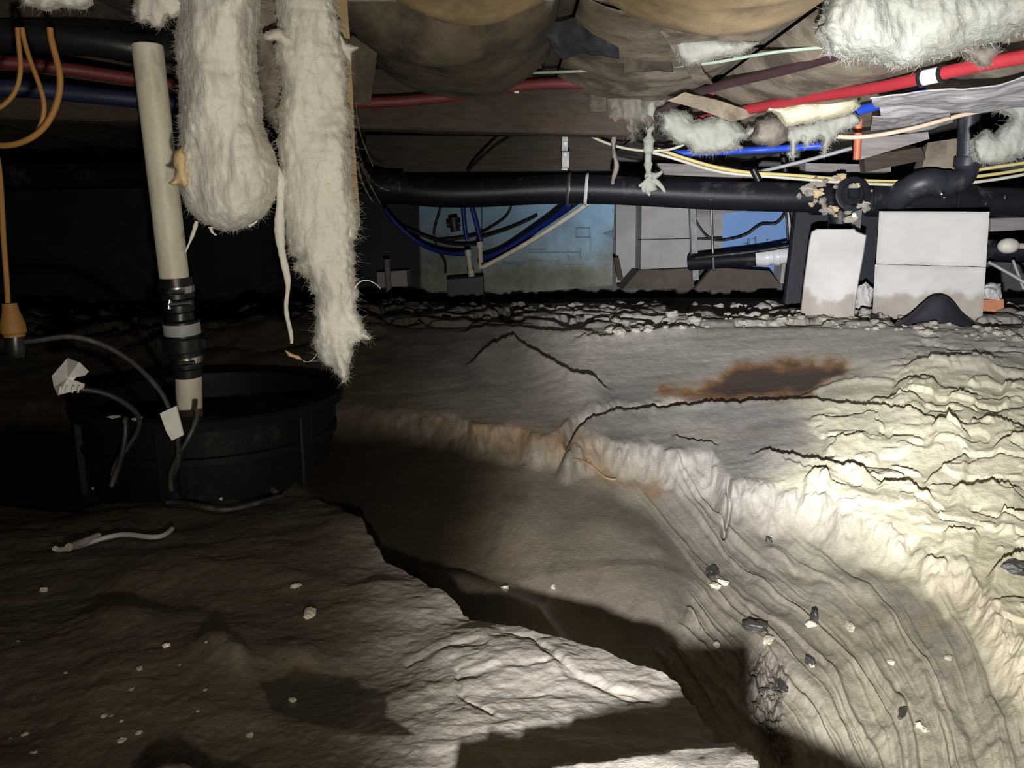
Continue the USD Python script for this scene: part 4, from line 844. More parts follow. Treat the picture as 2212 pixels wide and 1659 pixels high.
# orange loops hanging top left
wire('cable_loop', [(38, 60, 1.1), (42, 110, 1.1), (44, 150, 1.1), (34, 195, 1.1), (10, 225, 1.1), (-30, 240, 1.1)], 0.0032, M['orange'], 'leftmost orange cable loop hanging from the ceiling', 'cable', n=50)
wire('cable_loop', [(48, 60, 1.09), (62, 120, 1.09), (82, 175, 1.09), (95, 225, 1.09), (92, 258, 1.09), (80, 285, 1.09)], 0.0032, M['orange'], 'middle orange cable strand hanging from the ceiling', 'cable', n=50)
wire('cable_loop', [(108, 60, 1.08), (120, 120, 1.08), (130, 170, 1.08), (122, 225, 1.08), (95, 275, 1.08), (50, 306, 1.08), (0, 314, 1.08), (-60, 290, 1.08)], 0.0042, M['orange'], 'wide orange cable loop hanging lowest at top left', 'cable', n=60)
# ------------------------------------------------------------------ girder, insulation, tubes and wires under the floor
gd = thing('wooden_girder', 'old dark wooden girder behind the hanging insulation', 'beam', (-0.6, 2.1, rel(0.26)))
obj('plank', beam((-2.2, 1.72, rel(0.336)), (0.33, 2.28, rel(0.336)), 0.045, 0.150), M['wood'], gd, smooth=False)
obj('plank', beam((-2.2, 1.77, rel(0.338)), (0.26, 2.33, rel(0.338)), 0.045, 0.145), M['wood'], gd, smooth=False)
obj('bracket', rbox((0.05, 0.02, 0.09), P(1292, 205, 2.22), 0.004), M['joist'], gd)
lp = panel('ledger_board', [(790, 372), (1330, 368), (1330, 296), (790, 292)], 3.15, 0.05, M['wood'], 'dark ledger board above the drain pipe', 'board')
panel('sill_plank', [(1740, 372), (1925, 372), (1925, 356), (1740, 352)], 3.1, 0.06, M['woodg'], 'grey plank just above the drain pipe near the tee', 'plank')
panel('sill_plank', [(1420, 392), (1640, 384), (1640, 362), (1420, 352)], 3.2, 0.06, M['woodg'], 'dark plank above the drain pipe behind the yellow cables', 'plank')
panel('cross_plank', [(1858, 345), (2008, 300), (2005, 285), (1862, 300)], 2.6, 0.03, M['woodg'], 'grey lath slanting left of the black riser', 'plank')
panel('cross_plank', [(1870, 372), (2000, 345), (1990, 318), (1866, 338)], 2.75, 0.04, M['wood'], 'brown board behind the orange upright pipe', 'plank')
panel('insulation_offcut', [(1990, 372), (2075, 376), (2072, 298), (2004, 308)], 2.85, 0.09, M['kraftg'], 'dusty square insulation offcut behind the black riser', 'insulation', ys=[2.85, 2.83, 2.83, 2.87])

def pillow(outline, y, thick, seed=0, step=5, amp=0.012, rag=6.0, edge=45, back=0.5, tilt=0.0, nsc=1.0, ripple=0.0):
    """a lump with the outline seen in the photograph, standing y metres off, thick metres deep, ragged and lumpy"""
    o = np.array(outline, float)
    lo, hi = o.min(0) - 3 * step - rag, o.max(0) + 3 * step + rag
    X, Y = np.meshgrid(np.arange(lo[0], hi[0] + step, step), np.arange(lo[1], hi[1] + step, step), indexing='ij')
    d = -sdist(list(o), True, X, Y) + rag * f2(X / 24, Y / 24, 4, seed) + rag * 0.5 * f2(X / 7, Y / 9, 2, seed + 5)
    gx, gy = np.gradient(d, step)
    g2 = np.maximum(gx ** 2 + gy ** 2, 0.3)
    out = (d < 0) & (d > -2.2 * step)
    Xs, Ys = np.where(out, X - d * gx / g2, X), np.where(out, Y - d * gy / g2, Y)
    dd = np.clip(d, 0, None)
    prof = np.sqrt(np.clip(1 - (1 - np.minimum(dd / edge, 1)) ** 2, 0, 1))
    px_ = y / F
    lum = amp * (1.2 * f2(X * px_ * 16 * nsc, Y * px_ * 7 * nsc, 3, seed + 11) + 0.30 * f2(X * px_ * 60 * nsc, Y * px_ * 22 * nsc, 3, seed + 13)) * np.minimum(dd / (0.35 * edge), 1)
    if ripple: lum += ripple * np.abs(f2(X * px_ * 9, Y * px_ * 38, 3, seed + 17)) * np.minimum(dd / (0.35 * edge), 1)
    yy = y + tilt * (Y - o[:, 1].mean()) * px_
    D = np.stack([(Xs - CX) / F, math.cos(PITCH) + (CY - Ys) / F * math.sin(PITCH), -math.sin(PITCH) + (CY - Ys) / F * math.cos(PITCH)], -1)
    D /= D[..., 1:2]
    fy = yy - thick * (1 - back) * prof - lum
    by = yy + thick * back * prof + 0.002
    cell = (d[:-1, :-1] > 0) | (d[1:, :-1] > 0) | (d[:-1, 1:] > 0) | (d[1:, 1:] > 0)
    front = D * fy[..., None] + [0, 0, H0]
    bk = D * yy[..., None] + [0, 0, H0] + (by - yy)[..., None] * np.array([0, 1.0, 0])
    nI, nJ = X.shape; i = np.arange(nI * nJ).reshape(nI, nJ); oo = nI * nJ
    q = np.stack([i[:-1, :-1], i[1:, :-1], i[1:, 1:], i[:-1, 1:]], -1)[cell]
    f = np.vstack([q[:, [0, 1, 2]], q[:, [0, 2, 3]]])
    ff = np.vstack([f, f[:, ::-1] + oo])
    e = np.vstack([f[:, [0, 1]], f[:, [1, 2]], f[:, [2, 0]]])
    key = e[:, 0].astype(np.int64) * (oo + 1) + e[:, 1]; rev = e[:, 1].astype(np.int64) * (oo + 1) + e[:, 0]
    be = e[~np.isin(key, rev)]
    ff = np.vstack([ff, np.stack([be[:, 1], be[:, 0], be[:, 0] + oo], 1), np.stack([be[:, 1], be[:, 0] + oo, be[:, 1] + oo], 1)])
    m = trimesh.Trimesh(np.vstack([front.reshape(-1, 3), bk.reshape(-1, 3)]), ff, process=False)
    m.remove_unreferenced_vertices()
    if m.volume < 0: m.invert()
    return m
def fuzz(mesh, n, length, seed, down=0.5):
    n, length = int(n * 2.6), length * 0.5
    """short glass fibres standing off a lump's skin"""
    r = np.random.default_rng(seed)
    p, fi = trimesh.sample.sample_surface(mesh, n, seed=seed)
    nr = mesh.face_normals[fi]
    out = []
    for a, b in zip(p, nr):
        L = length * (0.35 + 1.1 * r.random() ** 2)
        d = b * (0.25 + 0.5 * r.random()) + r.normal(0, 0.8, 3) + [0, 0, -down]
        d /= np.linalg.norm(d)
        k = r.normal(0, 0.45, 3)
        t = np.array([0, .35, .7, 1.0])[:, None]
        out.append(a - b * 0.002 + d * L * t + k * L * t ** 2)
    return out
def clump(name, label, outline, y, thick, m, seed, hairs=900, hl=0.014, hm='hair', parts=(), **kw):
    me = pillow(outline, y, thick, seed, **kw)
    o = np.array(outline, float); top = o[o[:, 1].argmin()]
    t = thing(name, label, 'insulation', P(top[0], top[1], y))
    obj('glass_wool', me, M[m], t, smooth=True)
    if hairs: curves('fibre', fuzz(me, hairs, hl, seed), 0.00032, M[hm], t)
    return t
# the two long strips hanging before the basin
L1 = [(380, -60), (385, 20), (378, 70), (382, 120), (378, 160), (385, 200), (383, 250), (388, 300), (380, 340), (378, 385), (388, 420), (405, 455), (430, 480), (460, 492), (500, 500), (530, 494), (556, 478), (575, 455), (592, 420), (596, 385), (590, 340), (575, 300), (560, 265), (556, 220), (548, 160), (545, 100), (550, 40), (556, -60)]
t1 = clump('hanging_insulation', 'thick white fibreglass strip bulging at its lower end beside the discharge pipe', L1, 1.24, 0.16, 'fibre', 11, 2600, 0.016, edge=85, amp=0.019, rag=6, step=4, ripple=0.004)
L1b = [(376, 325), (392, 318), (405, 345), (402, 372), (410, 398), (398, 408), (386, 396), (378, 402), (362, 396), (374, 384), (378, 368), (372, 345)]
obj('amber_tuft', pillow(L1b, 1.19, 0.03, 19, step=3, rag=4, edge=12, amp=0.006), M['fibrey'], t1, smooth=True, label='amber glue stained tuft')
for k, (a, b, c) in enumerate([((425, 478), (415, 510), (400, 545)), ((455, 490), (462, 505), (468, 508)), ((538, 488), (552, 480), (556, 476))]):
    obj('wisp', tube(smooth_path([P(*a, 1.22), P(*b, 1.22), P(*c, 1.22)], 16), np.linspace(0.0034, 0.0009, 16) * (1 + 0.6 * f2(np.arange(16) * .4, np.zeros(16), 2, k)), 8), M['fibre'], t1)
L2 = [(590, -60), (600, 60), (592, 110), (606, 170), (600, 230), (598, 290), (604, 350), (606, 420), (612, 470), (618, 510), (620, 540), (618, 555), (640, 560), (634, 580), (655, 592), (668, 608), (680, 640), (678, 700), (684, 750), (688, 775), (712, 792), (728, 805), (738, 824), (750, 822), (752, 790), (760, 765), (764, 740), (800, 730), (782, 700), (762, 672), (774, 640), (766, 600), (762, 540), (772, 470), (760, 400), (756, 300), (752, 200), (744, 120), (730, 60), (715, -60)]
t2 = clump('hanging_insulation', 'longest fibreglass strip torn into a ragged tail over the basin rim', L2, 1.30, 0.10, 'fibre', 23, 3200, 0.022, edge=50, amp=0.018, rag=8, step=4, ripple=0.004)
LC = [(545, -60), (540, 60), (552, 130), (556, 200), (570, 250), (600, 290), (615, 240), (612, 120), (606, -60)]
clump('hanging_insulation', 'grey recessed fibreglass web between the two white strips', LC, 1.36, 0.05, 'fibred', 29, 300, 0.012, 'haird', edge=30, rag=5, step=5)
obj('paper_backing', sheet([P(752, 420, 1.34), P(775, 420, 1.36), P(748, -60, 1.36), P(712, -60, 1.34)], 24, 0.006, seed=4), M['kraft'], t2, smooth=True, label='torn kraft paper backing')
obj('paper_backing', sheet([P(762, 505, 1.34), P(780, 488, 1.35), P(772, 380, 1.35), P(752, 380, 1.33)], 16, 0.004, seed=6), M['kraft'], t2, smooth=True, label='torn kraft paper backing')
obj('torn_tab', pillow([(732, 70), (748, 92), (776, 102), (760, 112), (758, 135), (744, 118), (734, 105)], 1.29, 0.02, 31, step=3, rag=2, edge=8, amp=0.003), M['fibre'], t2, smooth=True)
str_ = [(600, 360), (606, 430), (604, 500), (612, 560), (622, 620), (618, 660), (626, 710), (630, 742)]
obj('strand', tube(smooth_path([P(*p, 1.27) for p in str_], 60), np.minimum(np.linspace(0.009, 0.0022, 60), np.linspace(0.002, 0.09, 60)) * (1 + 0.5 * f2(np.arange(60) * .22, np.zeros(60), 3, 5)), 10), M['fibre'], t2, label='long thin twisted strand')
obj('strand_end', pillow([(615, 756), (628, 762), (648, 770), (655, 779), (640, 776), (622, 770)], 1.27, 0.008, 33, step=2, rag=1.5, edge=5, amp=0.002), M['fibrey'], t2, smooth=True)
obj('tuft', pillow([(566, 72), (600, 60), (645, 84), (650, 118), (628, 112), (600, 88), (572, 84)], 1.262, 0.03, 82, step=4, rag=7, edge=22, amp=0.010), M['fibre'], t2, smooth=True)
obj('thread', tube(smooth_path([P(655, 779, 1.27), P(665, 782, 1.27), P(676, 776, 1.27), P(684, 765, 1.28)], 16), 0.0006, 5), M['hair'], t2)
obj('curl', tube(smooth_path([P(765, 640, 1.29), P(768, 620, 1.29), P(785, 606, 1.29), P(806, 610, 1.29), P(822, 624, 1.3)], 24), np.linspace(0.0016, 0.0005, 24), 5), M['hair'], t2)
clump('insulation_flap', 'grey white fibreglass flap at the top above the discharge pipe', [(286, 22), (300, -40), (400, -40), (392, 18), (370, 40), (360, 34), (346, 60), (330, 62), (318, 48), (304, 52)], 1.22, 0.05, 'fibre', 37, 500, 0.014, edge=25, rag=5, step=4)
clump('insulation_flap', 'dim fibreglass fringe at the top left corner', [(40, -40), (50, 8), (90, 20), (130, 14), (170, 20), (195, 8), (190, -40)], 1.2, 0.05, 'fibre', 39, 300, 0.012, edge=25, rag=5, step=4)
# dry weed like scraps behind the strip
sc = thing('fibre_scraps', 'dry dangling fibre scraps right of the longest strip', 'insulation', P(790, 280, 1.75))
for k, pts in enumerate([[(765, 90), (768, 180), (782, 300), (800, 345), (806, 360)], [(765, 285), (775, 330), (790, 370)], [(780, 355), (800, 400), (822, 440)], [(790, 372), (812, 398), (840, 412)], [(772, 350), (790, 410), (806, 436)]]):
    obj('scrap', tube(smooth_path([P(*p, 1.75 + .02 * k) for p in pts], 20), np.linspace(0.009, 0.003, 20) * (1 + .5 * np.sin(np.arange(20) * 1.7 + k)), 7, flat=0.4), M['fibred'], sc)

# batts in kraft paper between the joists
def batt(label, x0, x1, y0, y1, ztop, sag, seed, m, end=0.18, skew=0.0, wool=None, beg=0.0):
    n, k = 56, 70
    u, v = np.meshgrid(np.linspace(0, 1, n), np.linspace(0, 1, k), indexing='ij')
    yv = y0 + (y1 - y0) * v
    endp = np.sqrt(np.clip(1 - np.clip((yv - (y1 - end)) / end, 0, 1) ** 2, 0, 1))
    if beg: endp = endp * np.sqrt(np.clip(1 - np.clip((y0 + beg - yv) / beg, 0, 1) ** 2, 0, 1))
    s = np.clip(np.sin(np.pi * u), 0, 1) ** 0.55
    xs = x0 + (x1 - x0) * u
    wr = 0.009 * f2(xs * 6, yv * 9, 3, seed) + 0.004 * (1 - np.abs(f2(xs * 4 + yv * 3, yv * 13, 2, seed + 3)) * 2)
    z = ztop - sag * s * endp * (1 + 0.15 * f2(xs * 4, yv * 3, 2, seed + 7)) - wr * s + skew * (u - .5)
    lowv = np.stack([xs, yv, rel(0) + z], -1); upv = lowv.copy(); upv[..., 2] = np.maximum(lowv[..., 2] + 0.004, 0)
    i = np.arange(n * k).reshape(n, k); o = n * k
    q = np.stack([i[:-1, :-1], i[1:, :-1], i[1:, 1:], i[:-1, 1:]], -1).reshape(-1, 4)
    f = np.vstack([q[:, [0, 1, 2]], q[:, [0, 2, 3]]]); rim = np.concatenate([i[:-1, 0], i[-1, :-1], i[:0:-1, -1], i[0, :0:-1]]); r2 = np.roll(rim, -1)
    f = np.vstack([f[:, ::-1], f + o, np.stack([rim, r2, rim + o], 1), np.stack([rim + o, r2, r2 + o], 1)])
    t = thing('insulation_batt', label, 'insulation', ((x0 + x1) / 2, y1, rel(ztop)))
    obj('kraft_facing', trimesh.Trimesh(np.vstack([lowv.reshape(-1, 3), upv.reshape(-1, 3)]), f, process=False), M[m], t, smooth=True)
    w = trimesh.convex.convex_hull(np.array([(x, y, z) for x in (x0 + .02, x1 - .02) for y in (y0, y1 - .05) for z in (rel(ztop - 0.3 * sag), rel(0.59))]))
    obj('glass_wool', w, M[wool or 'fibred'], t, smooth=False)
    return t
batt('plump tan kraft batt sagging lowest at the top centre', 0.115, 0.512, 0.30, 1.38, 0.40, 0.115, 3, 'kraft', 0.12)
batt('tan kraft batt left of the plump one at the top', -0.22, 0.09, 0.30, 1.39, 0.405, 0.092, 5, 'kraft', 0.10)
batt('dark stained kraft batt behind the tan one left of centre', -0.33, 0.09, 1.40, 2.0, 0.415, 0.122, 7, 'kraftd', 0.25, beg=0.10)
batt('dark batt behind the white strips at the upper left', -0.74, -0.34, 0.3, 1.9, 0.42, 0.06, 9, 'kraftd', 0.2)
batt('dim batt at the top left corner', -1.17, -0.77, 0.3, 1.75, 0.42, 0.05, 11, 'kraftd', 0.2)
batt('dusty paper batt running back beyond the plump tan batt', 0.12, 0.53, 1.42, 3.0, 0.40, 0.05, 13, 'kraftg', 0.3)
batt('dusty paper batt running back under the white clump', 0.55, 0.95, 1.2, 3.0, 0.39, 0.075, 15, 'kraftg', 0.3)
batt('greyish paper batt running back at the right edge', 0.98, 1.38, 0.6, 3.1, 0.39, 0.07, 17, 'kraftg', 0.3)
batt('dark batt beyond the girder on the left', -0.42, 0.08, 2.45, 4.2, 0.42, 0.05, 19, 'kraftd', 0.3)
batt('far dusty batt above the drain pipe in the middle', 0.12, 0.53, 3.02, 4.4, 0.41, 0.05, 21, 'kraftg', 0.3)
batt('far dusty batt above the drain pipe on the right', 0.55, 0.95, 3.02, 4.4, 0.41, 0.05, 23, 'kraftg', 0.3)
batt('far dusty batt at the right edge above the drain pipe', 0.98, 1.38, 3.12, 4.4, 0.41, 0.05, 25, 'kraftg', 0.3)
obj('paper_flap', sheet([P(762, 215, 1.55), P(800, 230, 1.58), P(836, -30, 1.55), P(742, -30, 1.5)], 36, 0.02, seed=8, sx=14, sz=8), M['kraftd'], smooth=True, label='dark torn paper flap hanging right of the longest strip', cat='paper')
obj('black_flap', sheet([P(1345, 150, 1.75), P(1452, 150, 1.78), P(1436, 60, 1.7), P(1345, 66, 1.68)], 30, 0.016, seed=16, sx=12, sz=10), M['kraftd'], smooth=True, label='dark brown scrap left of the narrow tan paper tail', cat='felt')
obj('black_flap', sheet([P(1205, 112, 1.62), P(1338, 128, 1.66), P(1335, 40, 1.6), P(1160, 60, 1.55)], 30, 0.02, seed=12, sx=14, sz=10), M['blackplastic'], smooth=True, label='black felt scrap tucked under the tan batts', cat='felt')
obj('paper_flap', sheet([P(1505, 190, 1.9), P(1540, 190, 1.9), P(1470, 75, 1.55), P(1425, 75, 1.5)], 30, 0.012, seed=14, sx=12, sz=10), M['kraftg'], smooth=True, label='narrow tan paper tail hanging beside the white wool', cat='paper')
obj('paper_flap', sheet([P(1440, 215, 2.0), P(1580, 262, 2.1), P(1640, 245, 2.15), P(1480, 200, 2.0)], 30, 0.014, seed=15, sx=10, sz=14), M['kraftg'], smooth=True, label='folded dusty paper above the ragged white clump', cat='paper')

# white and dusty clumps
clump('insulation_clump', 'big clean white fibreglass clump at the upper right', [(1770, 60), (1785, 20), (1810, -60), (2300, -60), (2300, 40), (2212, 72), (2160, 88), (2110, 96), (2060, 118), (2010, 128), (1975, 145), (1930, 140), (1880, 128), (1830, 126), (1800, 112), (1786, 84)], 1.28, 0.16, 'fibrew', 41, 1300, 0.016, edge=80, amp=0.022, rag=6, step=4)
clump('insulation_clump', 'white wool bulging between the plump batt and tan paper tail', [(1448, 70), (1560, 82), (1640, 92), (1600, 118), (1545, 128), (1490, 140), (1466, 130), (1456, 100)], 1.62, 0.08, 'fibrew', 43, 500, 0.010, edge=24, rag=3, step=4)
clump('insulation_clump', 'dusty grey clump with dangling strands above the drain pipe', [(1278, 200), (1310, 186), (1370, 180), (1440, 184), (1470, 196), (1452, 218), (1420, 240), (1410, 280), (1396, 284), (1384, 262), (1376, 296), (1366, 304), (1352, 292), (1342, 270), (1322, 278), (1306, 262), (1294, 232)], 2.3, 0.14, 'fibred', 47, 1200, 0.022, 'haird', edge=36, rag=9, step=3.5, amp=0.035)
ds = thing('insulation_strand', 'long dangling fibreglass strand ending in a splayed foot', 'insulation', P(1405, 225, 2.28))
obj('strand', tube(smooth_path([P(1408, 222, 2.26), P(1404, 270, 2.27), P(1402, 300, 2.28), P(1400, 350, 2.3), P(1402, 385, 2.3), P(1406, 412, 2.3)], 60), 0.014 * (1 + 0.7 * f2(np.arange(60) * .2, np.zeros(60), 3, 8)) * np.linspace(.8, 1.1, 60), 12), M['fibrew'], ds)
for pts in ([(1404, 385), (1388, 398), (1380, 402)], [(1404, 395), (1400, 415), (1404, 422)], [(1408, 388), (1424, 398), (1436, 415)], [(1408, 380), (1424, 376), (1430, 370)], [(1400, 395), (1390, 410), (1392, 414)]):
    obj('toe', tube(smooth_path([P(*p, 2.29) for p in pts], 14), np.linspace(0.010, 0.004, 14), 8), M['fibrew'], ds)
obj('insulation_strand', tube(smooth_path([P(1330, 268, 2.3), P(1326, 300, 2.3), P(1327, 335, 2.3), P(1332, 360, 2.3), P(1325, 385, 2.3), P(1324, 398, 2.3)], 50), 0.0085 * (1 + 0.6 * f2(np.arange(50) * .2, np.zeros(50), 3, 9)) * np.linspace(1.1, .6, 50), 10), M['fibred'], smooth=60, label='thinner dangling fibreglass strand left of the splayed one', cat='insulation')
clump('insulation_clump', 'ragged white clump with dark holes just above the yellow cables', [(1424, 244), (1450, 234), (1480, 240), (1500, 258), (1540, 256), (1552, 252), (1546, 232), (1556, 236), (1566, 254), (1590, 262), (1612, 280), (1634, 262), (1640, 284), (1612, 300), (1600, 312), (1610, 320), (1580, 326), (1545, 334), (1500, 332), (1488, 314), (1452, 302), (1430, 280)], 2.2, 0.10, 'fibrew', 53, 1000, 0.016, edge=24, rag=6, step=3.5)
clump('insulation_clump', 'cream fibreglass pad below the red tube', [(1660, 236), (1720, 220), (1790, 206), (1850, 208), (1860, 228), (1830, 248), (1770, 262), (1720, 272), (1700, 274), (1682, 250)], 2.05, 0.08, 'fibrec', 59, 700, 0.012, edge=24, rag=4, step=4)
clump('insulation_clump', 'brown dusty lump between the white and cream clumps', [(1640, 262), (1668, 250), (1690, 258), (1704, 280), (1700, 304), (1672, 318), (1636, 310), (1622, 298)], 2.1, 0.10, 'fibred', 61, 500, 0.010, 'haird', edge=22, rag=4, step=4)
clump('insulation_wisps', 'torn white wisps dangling under the cream pad', [(1700, 278), (1760, 264), (1850, 240), (1862, 262), (1810, 288), (1790, 320), (1780, 332), (1772, 300), (1750, 305), (1742, 318), (1736, 300), (1722, 312), (1714, 340), (1704, 330), (1708, 306), (1696, 296)], 2.12, 0.04, 'fibrew', 67, 900, 0.020, edge=12, rag=7, step=3.5)
clump('insulation_clump', 'lavender white wool hanging at the right edge behind the riser', [(2120, 200), (2200, 180), (2320, 170), (2320, 330), (2230, 336), (2180, 350), (2150, 352), (2110, 350), (2104, 300), (2130, 280), (2150, 290), (2190, 250), (2150, 240)], 2.05, 0.09, 'fibrew', 71, 900, 0.022, edge=26, rag=6, step=4)
clump('insulation_clump', 'dusty grey tuft wrapped over the red tube at right', [(2060, 104), (2100, 92), (2160, 96), (2165, 112), (2140, 146), (2120, 148), (2100, 128)], 1.5, 0.05, 'fibred', 73, 500, 0.014, 'haird', edge=16, rag=4, step=3.5)
obj('plastic_sheet', sheet([P(1905, 248, 1.9), P(2230, 232, 1.9), P(2240, 165, 1.62), P(1880, 212, 1.66)], 50, 0.022, seed=21, sx=5, sz=11), M['poly'], smooth=True, label='crumpled cloudy polythene sheet below the red tube', cat='plastic sheet')
obj('plastic_sheet', sheet([P(1880, 285, 2.35), P(2060, 268, 2.35), P(2050, 236, 2.1), P(1885, 246, 2.1)], 40, 0.02, seed=22, sx=9, sz=12), M['poly'], smooth=True, label='grey polythene fold behind the tan wire', cat='plastic sheet')

# tubes and wires
rp = thing('red_tube', 'long red water tube running along the girder and on to the right', 'pipe', P(1000, 205, 2.1))
obj('tube', tube(smooth_path([P(-100, 128, 1.66), P(150, 150, 1.75), P(400, 188, 1.87), P(760, 222, 2.0), P(1000, 204, 2.07), P(1160, 182, 2.12), P(1300, 182, 2.14), P(1480, 192, 2.2), P(1540, 202, 2.22)], 110), 0.0135, 16), M['red_shade'], rp)
obj('label', rbox((0.012, 0.002, 0.006), P(1116, 199, 2.085), 0.0005), M['tagp'], rp)
r2_ = thing('red_tube', 'bright red water tube with a white joint under the upper right clump', 'pipe', P(1990, 170, 1.6))
obj('tube', tube(smooth_path([P(1500, 262, 2.3), P(1640, 232, 2.1), P(1770, 208, 1.9), P(1900, 188, 1.72), P(1990, 169, 1.62), P(2110, 142, 1.52), P(2212, 122, 1.45), P(2400, 82, 1.35), P(2700, 60, 1.25), P(3100, 70, 1.15)], 90), 0.0125, 18), M['red'], r2_)
ja, jb = P(1992, 169, 1.615), P(2036, 159, 1.58)
jd = (jb - ja) / np.linalg.norm(jb - ja)
obj('joint', lathe([(0, .012), (0, .0150), (np.linalg.norm(jb - ja), .0150), (np.linalg.norm(jb - ja), .012)], ja, jb, 24), M['pvcw'], r2_)
for q in (ja, jb): obj('crimp_ring', lathe([(-.004, .0125), (-.004, .0165), (.004, .0165), (.004, .0125)], q, q + jd, 24), M['rubber'], r2_)
wire('maroon_pipe', [(1400, 262, 2.3), (1430, 240, 2.24), (1490, 208, 2.15), (1560, 184, 2.0), (1680, 155, 1.8), (1800, 122, 1.62), (1900, 92, 1.5)], 0.0105, M['maroon'], 'dark maroon pipe rising toward the upper right clump', 'pipe', n=70, seg=14)
wire('green_wire', [(985, 172, 2.0), (1100, 160, 1.98), (1250, 154, 1.92), (1400, 146, 1.85), (1550, 134, 1.75), (1650, 116, 1.68), (1780, 102, 1.6), (1880, 90, 1.55)], 0.0034, M['green'], 'pale green wire strung under the batts', 'wire', n=80)
wire('blue_tube', [(1780, 262, 2.35), (1830, 246, 2.28), (1880, 232, 2.2), (1925, 220, 2.12), (1990, 196, 2.0)], 0.013, M['blue'], 'short bright blue tube behind the cream pad at right', 'pipe', n=40, seg=14)
wire('blue_tube', [(1440, 332, 3.0), (1560, 328, 2.95), (1640, 324, 2.95), (1705, 320, 2.9), (1780, 314, 2.85)], 0.0125, M['blue'], 'blue tube just above the yellow cables near the ragged clump', 'pipe', n=40, seg=14)
wire('blue_tube', [(-80, 190, 1.7), (100, 196, 1.74), (200, 206, 1.8), (300, 216, 1.85), (500, 250, 1.95)], 0.018, M['blue_shade'], 'dim blue tube below the girder at upper left', 'pipe', n=40, seg=14)
yl = 'yellow_cable'
wire(yl, [(1420, 322, 2.86), (1480, 342, 2.86), (1560, 364, 2.86), (1620, 373, 2.86), (1700, 378, 2.85), (1800, 386, 2.84), (1930, 392, 2.83), (2060, 386, 2.82), (2212, 366, 2.80), (2330, 340, 2.78), (2700, 280, 2.7), (3100, 300, 2.6)], 0.0062, M['yellow'], 'upper yellow cable running over the top of the drain pipe', 'cable', n=110, seg=10)
wire(yl, [(1410, 330, 2.89), (1480, 350, 2.88), (1560, 372, 2.88), (1640, 380, 2.86), (1720, 386, 2.83), (1820, 394, 2.81), (1930, 399, 2.80), (2080, 396, 2.79), (2212, 377, 2.78), (2330, 352, 2.77), (2700, 300, 2.69), (3100, 320, 2.6)], 0.0058, M['whitecable'], 'off white cable running just below the yellow cable', 'cable', n=110, seg=10)
wire(yl, [(2060, 378, 2.86), (2120, 366, 2.84), (2212, 352, 2.82), (2330, 330, 2.8), (2700, 270, 2.72), (3100, 280, 2.62)], 0.0062, M['yellow'], 'topmost yellow cable at the right edge beyond the riser', 'cable', n=40, seg=10)
wire('cable_wrap', [(1626, 366, 2.85), (1640, 390, 2.85)], 0.013, M['rubber'], 'black tape wrap on the yellow cables', 'tape', n=4)
wire('cream_wire', [(1265, 288, 2.9), (1300, 305, 2.88), (1340, 318, 2.86), (1400, 326, 2.84), (1450, 322, 2.82), (1484, 308, 2.8)], 0.005, M['whitecable'], 'cream wire loop behind the dangling strands', 'wire')
wire('grey_cable', [(1600, 380, 2.95), (1680, 362, 2.9), (1760, 342, 2.85), (1840, 320, 2.8)], 0.007, M['greycable'], 'grey cable slanting up behind the yellow cables', 'cable', n=24)
wire('tan_wire', [(1760, 286, 2.2), (1800, 294, 2.2), (1860, 296, 2.2), (1920, 288, 2.2), (2000, 270, 2.2), (2072, 250, 2.2), (2200, 230, 2.2), (2600, 190, 2.1)], 0.006, M['tan'], 'tan bare wire sagging in front of the black riser', 'wire', n=60)
wire('orange_pipe', [(1856, 236, 2.5), (1853, 300, 2.5), (1851, 345, 2.5)], 0.0115, M['copper'], 'short orange pipe hanging upright behind the tan wire', 'pipe', n=20, seg=16)
wire('black_wire', [(1010, 372, 2.9), (1050, 330, 2.7), (1090, 300, 2.55), (1130, 288, 2.40), (1170, 284, 2.34)], 0.005, M['cable'], 'thin black wire arching above the drain pipe near the hanger', 'wire')

